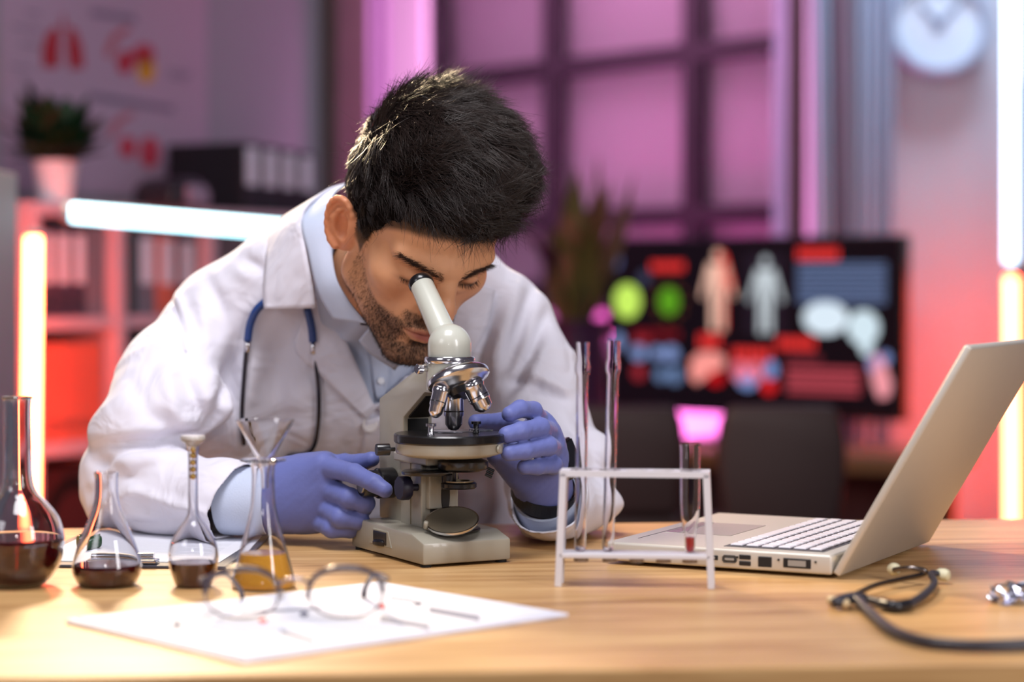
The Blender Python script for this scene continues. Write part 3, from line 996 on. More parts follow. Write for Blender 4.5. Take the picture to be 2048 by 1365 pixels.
# focus knobs
KZ, KY = 0.077, 0.106
rotpart('coarse_knob', lathe_me([(0, 0), (0.0165, 0), (0.0172, 0.001), (0.0172, 0.019), (0.0162, 0.020), (0.0150, 0.0205), (0.0150, 0.037), (0.0135, 0.039), (0.0125, 0.0385), (0, 0.0385)], 44), m_blk, (-0.0185, KY, KZ), (-1, 0, 0))
rotpart('knob_cap', cyl_me(0.0105, 0.0035, 28, 0.001), M('knob_cap', (150, 150, 146), 0.3, 0.8), (-0.0558, KY, KZ), (-1, 0, 0))
rotpart('coarse_knob', lathe_me([(0, 0), (0.0172, 0), (0.0172, 0.019), (0.0150, 0.0205), (0.0150, 0.037), (0.0135, 0.039), (0, 0.039)], 44), m_blk, (0.0185, KY, KZ), (1, 0, 0))
rotpart('fine_knob', lathe_me([(0, 0), (0.004, 0), (0.004, 0.010), (0.0128, 0.0105), (0.0135, 0.012), (0.0135, 0.021), (0.0125, 0.0225), (0, 0.0225)], 10), m_navy, (-0.0225, 0.034, KZ + 0.001), (-1, 0, 0))
# mirror
MN = Vector((-0.23, -0.33, 0.91)).normalized()
mo = rotpart('mirror_dish', lathe_me([(0, -0.008), (0.015, -0.007), (0.026, -0.001), (0.0275, 0.001), (0.0275, 0.003), (0.026, 0.003)], 48), m_chr, (-0.006, -0.018, 0.0440), MN)
mo.scale = (1.06, 1.06, 1.06)
obj('mirror_glass', lathe_me([(0.026, 0.0028), (0.020, 0.0016), (0.010, 0.0006), (0, 0.0004)], 48), M('mirror_silver', (132, 122, 104), 0.22, 0.55), mo)
obj('mirror_fork', tube_me([(-0.037, -0.018, 0.046), (-0.036, -0.014, 0.040), (-0.024, -0.008, 0.0355), (-0.006, -0.006, 0.035), (0.01, -0.010, 0.0355), (0.022, -0.016, 0.040), (0.024, -0.018, 0.046)], 0.0025, 10), m_cream, mic)
obj('mirror_socket', cyl_me(0.030, 0.003, 40, 0.001), m_blk, mic, loc=(0.002, -0.004, 0.0335))

# ------------------------------------------------------------------ laptop
LH = Vector((0.3369, 2.158, TZ))
LA = math.atan2(0.888, 0.46)
lap = thing('laptop', 'open silver laptop seen from the side, lid leaning back to the right', 'laptop', LH, LA)
LW, LD = 0.3195, 0.266
m_alu = M('aluminium', (200, 194, 184), 0.42, 0.35, var=0.02, vscale=80)
m_alu2 = M('aluminium_edge', (206, 200, 190), 0.3, 0.8)
m_port = M('port_black', (26, 24, 26), 0.5)
lb = obj('base', box_me(0, LW, 0.013, LD, 0.004, 0.0245, 0.003, 3), m_alu, lap)
smooth_by_angle(lb.data)
for x in (0.03, LW - 0.03):
    for y in (0.03, LD - 0.03):
        obj('rubber_foot', cyl_me(0.007, 0.005, 14), M('rubber'), lap, loc=(x, y, 0))
obj('keyboard_well', box_me(0.018, LW - 0.018, 0.028, 0.138, 0.0243, 0.0250), M('key_well', (74, 72, 80), 0.6), lap)
key = box_me(-0.0078, 0.0078, -0.0066, 0.0066, 0, 0.0022, 0.0008, 1)
key.materials.append(M('key_silver', (218, 214, 222), 0.35))
wide = box_me(-0.048, 0.048, -0.0066, 0.0066, 0, 0.0022, 0.0008, 1)
wide.materials.append(M('key_silver'))
for r in range(6):
    y = 0.0385 + r * 0.0175
    if r < 5:
        for c in range(14):
            obj('key', key, None, lap, loc=(0.031 + c * 0.0198 + (r % 3) * 0.001, y, 0.0250))
    else:
        for c in (0, 1, 2, 3, 9, 10, 11, 12, 13):
            obj('key', key, None, lap, loc=(0.031 + c * 0.0198, y, 0.0250))
        obj('key', wide, None, lap, loc=(0.031 + 6 * 0.0198, y, 0.0250))
obj('touchpad', box_me(0.105, 0.215, 0.165, 0.225, 0.0243, 0.0249), M('touchpad', (172, 162, 156), 0.4, 0.3), lap)
obj('touchpad_button', box_me(0.105, 0.215, 0.227, 0.243, 0.0243, 0.0250, 0.0003), m_alu2, lap)
obj('lid_latch', box_me(0.14, 0.18, LD - 0.0015, LD + 0.001, 0.017, 0.022, 0.0005), m_alu2, lap)
obj('front_groove', box_me(0.04, 0.16, 0.2455, 0.2463, 0.0243, 0.0248), M('groove_dark', (60, 58, 60), 0.5), lap)


def port(yc, w_, z0, z1, inner=None, bev=0.0006):
    o = obj('port', box_me(-0.0008, 0.001, yc - w_ / 2, yc + w_ / 2, z0, z1, bev, 1), m_port, lap)
    if inner:
        obj('port_tongue', box_me(-0.0012, -0.0006, yc - w_ * .32, yc + w_ * .32, (z0 + z1) / 2 - inner, (z0 + z1) / 2 + inner), M('port_grey', (150, 146, 140), 0.5), o)


port(0.050, 0.030, 0.009, 0.019, 0.003)
port(0.085, 0.015, 0.008, 0.019)
port(0.107, 0.013, 0.008, 0.013)
port(0.107, 0.013, 0.0145, 0.0195)
port(0.124, 0.016, 0.010, 0.018, 0.0012, 0.002)
port(0.145, 0.016, 0.012, 0.017, 0.0007)
port(0.164, 0.007, 0.012, 0.0155, None, 0.0014)
for y in (0.030, 0.070, 0.1155):
    obj('case_screw', xf(cyl_me(0.0012, 0.001, 10), Matrix.Rotation(-math.pi / 2, 4, 'Y')), m_port, lap, loc=(0, y, 0.0165))
lidm = box_me(0, LW, -0.0195, 0.252, -0.004, 0.004, 0.0025, 3)
lid = obj('lid', lidm, m_alu, lap, loc=(0, -0.001, 0.0215))
smooth_by_angle(lidm)
lid.rotation_euler = (math.atan2(0.215, -0.124), 0, 0)
obj('display', box_me(0.012, LW - 0.012, 0.016, 0.242, -0.0046, -0.0040), M('laptop_display', (30, 30, 36), 0.15), lid)
obj('hinge', xf(cyl_me(0.006, LW - 0.06, 20), Matrix.Rotation(math.pi / 2, 4, 'Y')), M('hinge_grey', (90, 90, 92), 0.4, 0.6), lap, loc=(0.03, 0.003, 0.019))

# ------------------------------------------------------------------ glassware
m_glass = M('clear_glass', (250, 250, 252), 0.0, trans=1.0, ior=1.46)
m_thin = M('test_tube_glass', (252, 250, 252), 0.0, trans=1.0, ior=1.32, spec=0.8)
m_redliq = M('dark_red_liquid', (84, 3, 8), 0.02, trans=0.45, ior=1.34)
m_redl2 = M('bright_red_liquid', (196, 12, 22), 0.05, trans=0.25, ior=1.34)
m_yel = M('amber_liquid', (240, 172, 56), 0.1, trans=0.0, ior=1.34)


def smooth_prof(pts, n=6):
    return [(max(0, float(p[0])), float(p[1])) for p in catmull(pts, n)]


def vessel(name, label, loc, prof, th, level, mat, group='glass flasks on the table'):
    """prof: outer (r,z) from bottom centre to the rim"""
    t = thing(name, label, 'flask', loc, 0, group)
    outer = smooth_prof(prof)
    # inward offset
    P = np.array(outer)
    T = np.gradient(P, axis=0)
    N = np.c_[-T[:, 1], T[:, 0]]
    N /= np.linalg.norm(N, axis=1)[:, None] + 1e-12
    inner = P + N * th
    inner[:, 0] = np.clip(inner[:, 0], 0, None)
    inner[0, 0] = 0
    keep = [inner[0]] + [q for q in inner[1:] if q[0] > 1e-4]
    inner = keep
    loop = outer + [tuple(q) for q in reversed(inner)]
    obj('glass', lathe_me(loop, 56), m_glass, t)
    # liquid body
    g = 0.0003
    q = [(max(0, r - g), z + g * 0.5) for r, z in inner if z < level]
    rl = np.interp(level, [p[1] for p in inner], [p[0] for p in inner]) - g
    liq = [(0, q[0][1] + g)] + q[1:] + [(rl, level), (0, level)]
    obj('liquid', lathe_me(liq, 56), mat, t)
    return t


def px2(n, d):
    return n * d / F


fl = onz(40, 1172)
k = fl.y / F
vessel('round_flask', 'large round flask half full of dark red liquid at the left edge', (at(36, 1100, fl.y).x, fl.y, TZ),
       [(0, 0.001), (36 * k, 0), (60 * k, 10 * k), (84 * k, 45 * k), (92 * k, 92 * k), (82 * k, 135 * k), (58 * k, 168 * k), (38 * k, 190 * k), (30 * k, 220 * k), (28 * k, 290 * k), (28 * k, 366 * k), (33 * k, 378 * k)], 0.0016, 97 * k, m_redliq)
f2 = onz(214, 1172)
k = f2.y / F
vessel('conical_flask', 'small clear flask with a pool of dark red liquid, beside the large flask', (f2.x, f2.y, TZ),
       [(0, 0.001), (46 * k, 0), (58 * k, 6 * k), (68 * k, 26 * k), (69 * k, 44 * k), (60 * k, 76 * k), (44 * k, 118 * k), (30 * k, 152 * k), (24 * k, 180 * k), (23 * k, 212 * k), (25 * k, 228 * k)], 0.0014, 44 * k, m_redliq)
f3 = onz(387, 1174)
k = f3.y / F
v3 = vessel('volumetric_flask', 'thin-necked flask with dark red liquid and gold beads in its neck', (f3.x, f3.y, TZ),
            [(0, 0.001), (30 * k, 0), (38 * k, 8 * k), (48 * k, 40 * k), (50 * k, 62 * k), (44 * k, 92 * k), (28 * k, 120 * k), (14 * k, 140 * k), (10 * k, 160 * k), (9.5 * k, 230 * k), (10.5 * k, 275 * k), (16 * k, 288 * k), (24 * k, 294 * k)], 0.0010, 50 * k, m_redliq)
for z in (222, 236, 250, 264, 276):
    obj('gold_bead', lathe_me([(6.5 * k * math.sin(a) + 1e-9, -6.5 * k * math.cos(a)) for a in np.linspace(0, math.pi, 9)], 14), M('gold_bead', (214, 176, 96), 0.25, 0.7), v3, loc=(0, 0, z * k))
obj('stopper', lathe_me([(0, 282 * k), (8 * k, 282 * k), (22 * k, 294 * k), (25 * k, 298 * k), (24 * k, 304 * k), (0, 304 * k)], 28), M('stopper_glass', (236, 232, 226), 0.15, trans=0.6), v3)
f4 = onz(527, 1176)
k = f4.y / F
v4 = vessel('conical_flask', 'conical flask with amber liquid under a glass funnel', (f4.x, f4.y, TZ),
            [(0, 0.001), (56 * k, 0), (63 * k, 5 * k), (64 * k, 14 * k), (56 * k, 44 * k), (43 * k, 92 * k), (30 * k, 142 * k), (25 * k, 170 * k), (23 * k, 205 * k), (23 * k, 235 * k), (27 * k, 250 * k), (46 * k, 256 * k)], 0.0013, 70 * k, m_yel)
fu = thing('glass_funnel', 'clear glass funnel standing in the amber flask', 'funnel', (f4.x + 0.002, f4.y, TZ + 200 * k))
fo = [(7 * k, 0), (8 * k, 30 * k), (13 * k, 56 * k), (20 * k, 66 * k), (40 * k, 104 * k), (58 * k, 134 * k), (59 * k, 138 * k)]
obj('cone', lathe_me(fo + [(r - 0.0009, z) for r, z in reversed(fo)], 48, True), m_glass, fu)

# ------------------------------------------------------------------ test tube rack
ra, rb = onz(1111, 1175), onz(1427, 1180)
rv = rb - ra
RW = rv.length
rack = thing('test_tube_rack', 'small white test tube rack beside the laptop', 'rack', ra, math.atan2(rv.y, rv.x))
m_rack = M('rack_plastic', (206, 204, 210), 0.4)
RTOP = at(1270, 942, ra.y).z - TZ
RLOW = at(1270, 1107, ra.y).z - TZ
RDp = 0.032
k = ra.y / F


def holed_plate(name, x0, x1, y0, y1, z0, z1, holes):
    """plate with round through holes"""
    n = 20
    bm = bmesh.new()
    top = {}
    for zi, z in enumerate((z0, z1)):
        for hi, (hx, hr) in enumerate(holes):
            ring = [bm.verts.new((hx + hr * math.cos(2 * math.pi * q / n), (y0 + y1) / 2 + hr * math.sin(2 * math.pi * q / n), z)) for q in range(n)]
            top[(zi, hi)] = ring
    # cells around each hole
    edges = [x0] + [(holes[i][0] + holes[i + 1][0]) / 2 for i in range(len(holes) - 1)] + [x1]
    for hi, (hx, hr) in enumerate(holes):
        ex0, ex1 = edges[hi], edges[hi + 1]
        outs = []
        for zi, z in enumerate((z0, z1)):
            ring = top[(zi, hi)]
            out = []
            for q in range(n):
                c, s = math.cos(2 * math.pi * q / n), math.sin(2 * math.pi * q / n)
                tx = ((ex1 - hx) / c if c > 1e-6 else (ex0 - hx) / c if c < -1e-6 else 1e9)
                ty = ((y1 - y0) / 2) / abs(s) if abs(s) > 1e-6 else 1e9
                tt = min(tx, ty)
                out.append(bm.verts.new((hx + c * tt, (y0 + y1) / 2 + s * tt, z)))
            corners = [bm.verts.new((xx, yy, z)) for xx, yy in ((ex1, y1), (ex0, y1), (ex0, y0), (ex1, y0))]
            outs.append((out, corners))
            for q in range(n):
                q2 = (q + 1) % n
                bm.faces.new((ring[q], ring[q2], out[q2], out[q]))
                a, b = out[q].co, out[q2].co
                if abs(a.x - b.x) > 1e-6 and abs(a.y - b.y) > 1e-6:
                    cn = min(corners, key=lambda v: (v.co - (a + b) / 2).length)
                    bm.faces.new((out[q], out[q2], cn))
        r0, r1 = top[(0, hi)], top[(1, hi)]
        for q in range(n):
            bm.faces.new((r0[q], r0[(q + 1) % n], r1[(q + 1) % n], r1[q]))
    bmesh.ops.remove_doubles(bm, verts=bm.verts, dist=1e-5)
    be = [e for e in bm.edges if len(e.link_faces) == 1]
    zmid = (z0 + z1) / 2
    low = [e for e in be if e.verts[0].co.z < zmid]
    ex = bmesh.ops.extrude_edge_only(bm, edges=low)
    for v in [g_ for g_ in ex['geom'] if isinstance(g_, bmesh.types.BMVert)]:
        v.co.z = z1
    bmesh.ops.remove_doubles(bm, verts=bm.verts, dist=1e-5)
    bmesh.ops.recalc_face_normals(bm, faces=bm.faces)
    me = bpy.data.meshes.new('plate')
    bm.to_mesh(me)
    bm.free()
    return obj(name, me, m_rack, rack)


hx = [(px_ - 1111) * k for px_ in (1160, 1218, 1272, 1326, 1379)]
holed_plate('top_plate', 0.004, RW - 0.004, 0.0, RDp, RTOP - 0.006, RTOP, [(x, 0.0115) for x in hx])
obj('lower_plate', box_me(0.003, RW - 0.003, 0.0, RDp, RLOW - 0.005, RLOW, 0.001), m_rack, rack)
for x in hx:
    obj('tube_cup', cyl_me(0.0075, 0.005, 20), M('rack_cup', (140, 128, 120), 0.5), rack, loc=(x, RDp / 2, RLOW - 0.0098))
for sx, tilt in ((0.0045, 0.045), (RW - 0.0045, -0.045)):
    for y in (0.003, RDp - 0.003):
        lg_ = obj('leg', box_me(-0.0034, 0.0034, -0.003, 0.003, 0, RTOP - 0.002, 0.0008), m_rack, rack, loc=(sx - (0.0022 if tilt > 0 else -0.0022), y, 0))
        lg_.rotation_euler = (0, tilt, 0)


def tube_thing(name, label, x, z0, prof, th, tilt, liquid=None, mat=None):
    t = thing(name, label, 'test tube', rack.matrix_basis @ Vector((x, RDp / 2, z0)), rack.rotation_euler.z, 'tubes in the rack')
    t.rotation_euler = (0, tilt, rack.rotation_euler.z)
    inner = [(r - th, z + (th if i == 0 else 0)) for i, (r, z) in enumerate(prof)]
    inner = [(max(r, 0), z) for r, z in inner]
    obj('glass', lathe_me([(0, prof[0][1])] + prof + list(reversed(inner)) + [(0, inner[0][1])], 32), m_thin, t)
    if liquid:
        q = [(r - 0.0002, z) for r, z in inner if z < liquid]
        rl = np.interp(liquid, [z for r, z in inner], [r for r, z in inner]) - 0.0002
        obj('liquid', lathe_me([(0, inner[0][1] + 0.0002)] + q + [(rl, liquid), (0, liquid)], 28), mat, t)
    return t


def tall(h):
    r = 0.0058
    return [(r * 0.5, 0), (r * 0.9, 0.002), (r, 0.005), (r, h - 0.034), (r * 1.28, h - 0.030), (r * 1.34, h - 0.026), (r * 1.28, h - 0.022), (r * 1.12, h - 0.018), (r * 1.12, h - 0.002), (r * 1.18, h)]


rack.matrix_basis  # evaluated from location and rotation
zt_ = RLOW + 0.0005
tube_thing('test_tube', 'tall thin glass tube standing leftmost in the rack', hx[0] - 0.001, zt_, tall(0.2085), 0.0007, 0.012)
tube_thing('test_tube', 'tall thin glass tube, second from the left in the rack', hx[1] - 0.002, zt_, tall(0.2100), 0.0007, 0.028)
tube_thing('centrifuge_tube', 'short tapered tube with red liquid at its tip in the rack', hx[4], zt_ + 0.0005,
           [(0.0042, 0), (0.0048, 0.002), (0.0056, 0.016), (0.0088, 0.034), (0.0098, 0.050), (0.0100, 0.104), (0.0106, 0.107)], 0.0007, 0.0, 0.0145, m_redl2)

# ------------------------------------------------------------------ papers and clipboard
m_paper = M('white_paper', (218, 218, 226), 0.7)
m_print = M('print_grey', (128, 128, 142), 0.7)
cb_ = thing('clipboard', 'dark clipboard lying under the white sleeve', 'clipboard', (-0.405, 2.405, TZ), math.radians(-4))
obj('board', box_me(-0.115, 0.115, -0.16, 0.16, 0, 0.0035, 0.001), M('board_dark', (66, 66, 78), 0.5), cb_)
cp = obj('clip', box_me(-0.04, 0.04, -0.158, -0.138, 0.0045, 0.009, 0.002), m_chr, cb_)
obj('clip_bar', xf(cyl_me(0.004, 0.07, 16), Matrix.Rotation(math.pi / 2, 4, 'Y')), m_chr, cb_, loc=(-0.035, -0.145, 0.011))
pq = thing('paper_sheet', 'white printed paper on the dark clipboard', 'paper', (-0.405, 2.405, TZ + 0.0036), math.radians(-4))
obj('sheet', box_me(-0.103, 0.103, -0.135, 0.15, 0, 0.0008), m_paper, pq)
mes = [xf(prism_me([(-0.085, y), (0.085 - 0.05 * (i % 4 == 3), y), (0.085 - 0.05 * (i % 4 == 3), y + 0.0025), (-0.085, y + 0.0025)], 0.0001), Matrix.Translation((0, 0, 0.0008))) for i, y in enumerate(np.linspace(-0.12, 0.13, 26))]
o_ = obj('text_lines', join_me(mes), M('print_pale', (196, 198, 206), 0.7), pq)
o_['kind'] = 'stuff'
gp = onz(156, 1098, TZ + 0.0045)
gc = thing('marker_cap', 'small dark green object lying on the clipboard paper', 'pen cap', gp, 0.5)
obj('cap', xf(lathe_me([(0, 0), (0.007, 0), (0.0075, 0.002), (0.0075, 0.02), (0.006, 0.024), (0, 0.024)], 20), Matrix.Rotation(math.pi / 2, 4, 'Y') @ Matrix.Translation((-0.0075, 0, 0))), M('green_plastic', (26, 62, 36), 0.25), gc)
obj('pocket_clip', box_me(0.002, 0.022, -0.0015, 0.0015, 0.0145, 0.016), M('green_plastic'), gc)

shc = Vector((-0.1725, 1.901, TZ))
sha = math.atan2(0.234, 0.26)
fd = thing('clipboard', 'white clipboard in front, under the eyeglasses', 'clipboard', shc, sha)
obj('board', box_me(-0.178, 0.178, -0.137, 0.137, 0, 0.004, 0.0015), M('board_white', (214, 214, 226), 0.45), fd)
fs = thing('paper_sheet', 'white printed form with small red marks under the eyeglasses', 'paper', shc + Vector((0, 0, 0.0041)), sha)
obj('sheet', box_me(-0.170, 0.170, -0.130, 0.130, 0, 0.0012), m_paper, fs)
Ri = Matrix.Rotation(-sha, 3, 'Z')


def on_sheet(px, py):
    p = Ri @ (onz(px, py, TZ + 0.005) - shc)
    return (p.x, p.y)


def sprint(name, polys, mat):
    for poly in polys:
        obj(name, xf(prism_me([on_sheet(*p) for p in poly], 0.0001), Matrix.Translation((0, 0, 0.0012))), mat, fs)


def line(x0, y0, x1, y1, h):
    return [(x0, y0), (x1, y1), (x1, y1 + h), (x0, y0 + h)]


m_pd = M('print_dark', (70, 70, 92), 0.7)
sprint('text_line', [line(858, 1215, 960, 1233, 12), line(760, 1233, 860, 1250, 12), line(560, 1260, 630, 1280, 10), line(345, 1225, 362, 1250, 8), line(420, 1268, 445, 1280, 8), line(480, 1224, 640, 1216, 5), line(780, 1195, 830, 1202, 4)], m_print)
sprint('ink_dot', [pe(836, 1209, 9, 4), pe(608, 1230, 9, 5), pe(353, 1253, 10, 5)], m_pd)
sprint('red_mark', [pe(764, 1214, 8, 5), pe(526, 1243, 9, 5)], M('print_red', (206, 40, 56), 0.6))

# ------------------------------------------------------------------ eyeglasses
gl = thing('eyeglasses', 'dark browline eyeglasses standing on the white form', 'glasses', (at(588, 1262, 1.87).x, 1.87, TZ + 0.0056), math.radians(2))
m_rim = M('glasses_brown', (58, 46, 56), 0.25, coat=0.4)
m_wire = M('glasses_wire', (150, 140, 146), 0.2, 1.0)
k = 1.87 / F
for s in (-1, 1):
    cx_ = s * 104 * k
    pts = []
    for a in np.linspace(0, 2 * math.pi, 33)[:-1]:
        c, sn = math.cos(a), math.sin(a)
        pts.append((cx_ + 74 * k * math.copysign(abs(c) ** 0.85, c), 0, 52 * k + 50 * k * math.copysign(abs(sn) ** 0.85, sn) + 0.001))
    rim = obj('rim', tube_me(pts, 0.0011, 8, True), m_wire, gl)
    top = [p for p in pts if p[2] > 52 * k]
    top.sort(key=lambda p: p[0])
    obj('brow_bar', tube_me(catmull(top, 2), [0.0022, 0.0028, 0.0022] if s > 0 else [0.0028, 0.0028, 0.0020], 8), m_rim, gl)
    lm = mesh_from('lens', [(p[0], -0.0008, p[2]) for p in pts] + [(p[0], 0.0008, p[2]) for p in pts],
                   [tuple(range(32)), tuple(range(63, 31, -1))] + [(i, (i + 1) % 32, 32 + (i + 1) % 32, 32 + i) for i in range(32)])
    obj('lens', lm, M('spectacle_lens', (252, 252, 255), 0.0, trans=1.0, ior=1.05), gl)
    hx_ = cx_ + s * 76 * k
    obj('temple', tube_me(catmull([(hx_, 0.001, 78 * k), (hx_ + s * 0.003, 0.006, 80 * k), (hx_ - s * 0.004, 0.05, 74 * k), (hx_ - s * 0.012, 0.09, 62 * k), (hx_ - s * 0.020, 0.118, 26 * k), (hx_ - s * 0.022, 0.128, 0.0 * k + 0.002)], 6), [0.0026, 0.0020, 0.0018, 0.0024, 0.0028], 8), m_rim, gl)
    obj('nose_pad', lathe_me([(0.0025 * math.sin(a) + 1e-9, -0.004 * math.cos(a)) for a in np.linspace(0, math.pi, 8)], 10), M('nose_pad', (225, 220, 220), 0.2, trans=0.6), gl, loc=(s * 26 * k, 0.005, 48 * k))
obj('bridge', tube_me(catmull([(-33 * k, 0, 72 * k), (-14 * k, 0, 82 * k), (14 * k, 0, 82 * k), (33 * k, 0, 72 * k)], 6), 0.0016, 8), m_wire, gl)

# ------------------------------------------------------------------ stethoscope on the table
st = thing('stethoscope', 'dark stethoscope lying on the table at the right', 'stethoscope', onz(1680, 1200))


def on_t(pts, parent):
    o0 = parent.location
    return [onz(px, py, TZ + z) - o0 for px, py, z in pts]


m_rub = M('dark_rubber', (46, 44, 52), 0.42)
m_gun = M('gun_metal', (120, 112, 108), 0.22, 1.0)
obj('tubing', tube_me(catmull(on_t([(1682, 1204, .008), (1712, 1200, .008), (1738, 1224, .006), (1785, 1262, .006), (1850, 1284, .006), (1930, 1292, .006), (2010, 1292, .006), (2100, 1288, .006)], st), 8), [0.0048, 0.0048, 0.005, 0.0055], 14), m_rub, st)
obj('tubing_fork', tube_me(catmull(on_t([(1668, 1207, .007), (1682, 1203, .008), (1706, 1196, .008), (1730, 1196, .007)], st), 6), [0.0045, 0.006, 0.0055, 0.004], 12), m_rub, st)
obj('ear_tube', tube_me(catmull(on_t([(1706, 1192, .007), (1750, 1172, .008), (1800, 1160, .008), (1845, 1150, .010), (1848, 1142, .014), (1820, 1137, .016), (1788, 1141, .012)], st), 8), 0.0028, 12), m_gun, st)
obj('ear_tube', tube_me(catmull(on_t([(1728, 1197, .006), (1760, 1206, .005), (1800, 1214, .005), (1842, 1196, .006), (1868, 1168, .008), (1862, 1148, .012), (1876, 1148, .011)], st), 8), [0.0034, 0.0042, 0.0044, 0.0034, 0.0028], 12), m_rub, st)
m_tip = M('ear_tip_rubber', (206, 200, 168), 0.5)
for (x0, y0, z0, x1, y1, z1) in ((1796, 1140, .012, 1768, 1137, .010), (1872, 1148, .010, 1896, 1152, .009)):
    a, b = onz(x0, y0, TZ + z0), onz(x1, y1, TZ + z1)
    o = obj('ear_tip', lathe_me([(0, 0), (0.0035, 0), (0.006, 0.004), (0.0066, 0.009), (0.005, 0.0135), (0.002, 0.015), (0, 0.015)], 20), m_tip, st)
    align(o, a - st.location, b - a)
for px_, py_ in ((1664, 1203), (1690, 1209)):
    o = obj('joint_bead', lathe_me([(0.0052 * math.sin(a) + 1e-9, -0.0052 * math.cos(a)) for a in np.linspace(0, math.pi, 10)], 16), M('bead_beige', (196, 172, 132), 0.3), st, loc=onz(px_, py_, TZ + 0.0056) - st.location)
obj('spring_sleeve', tube_me(catmull(on_t([(1762, 1208, .0065), (1790, 1214, .0065), (1818, 1210, .0065)], st), 5), 0.0056, 12), M('sleeve_black', (26, 26, 32), 0.3), st)

# crumpled foil blister at the right edge
fo_ = onz(2030, 1206)
foil = thing('foil_blister', 'crumpled shiny foil lying at the right edge of the table', 'foil', fo_)
rnd = random.Random(3)
bm = bmesh.new()
bmesh.ops.create_icosphere(bm, subdivisions=3, radius=0.018)
for v in bm.verts:
    f_ = 0.75 + 0.5 * rnd.random()
    v.co = Vector((v.co.x * 1.3 * f_, v.co.y * f_, max(0.0, (v.co.z + 0.011) * 0.62 * f_)))
me = bpy.data.meshes.new('foil')
bm.to_mesh(me)
bm.free()
obj('foil_body', me, M('silver_foil', (226, 226, 236), 0.16, 1.0), foil)
rnd = random.Random(7)
for k_ in range(3):
    obj('foil_tail', xf(box_me(0, 0.03, -0.004, 0.004, 0.0, 0.0008), Matrix.Rotation(rnd.uniform(0, 6.28), 4, 'Z')), M('silver_foil'), foil, loc=(0, 0, 0.001))
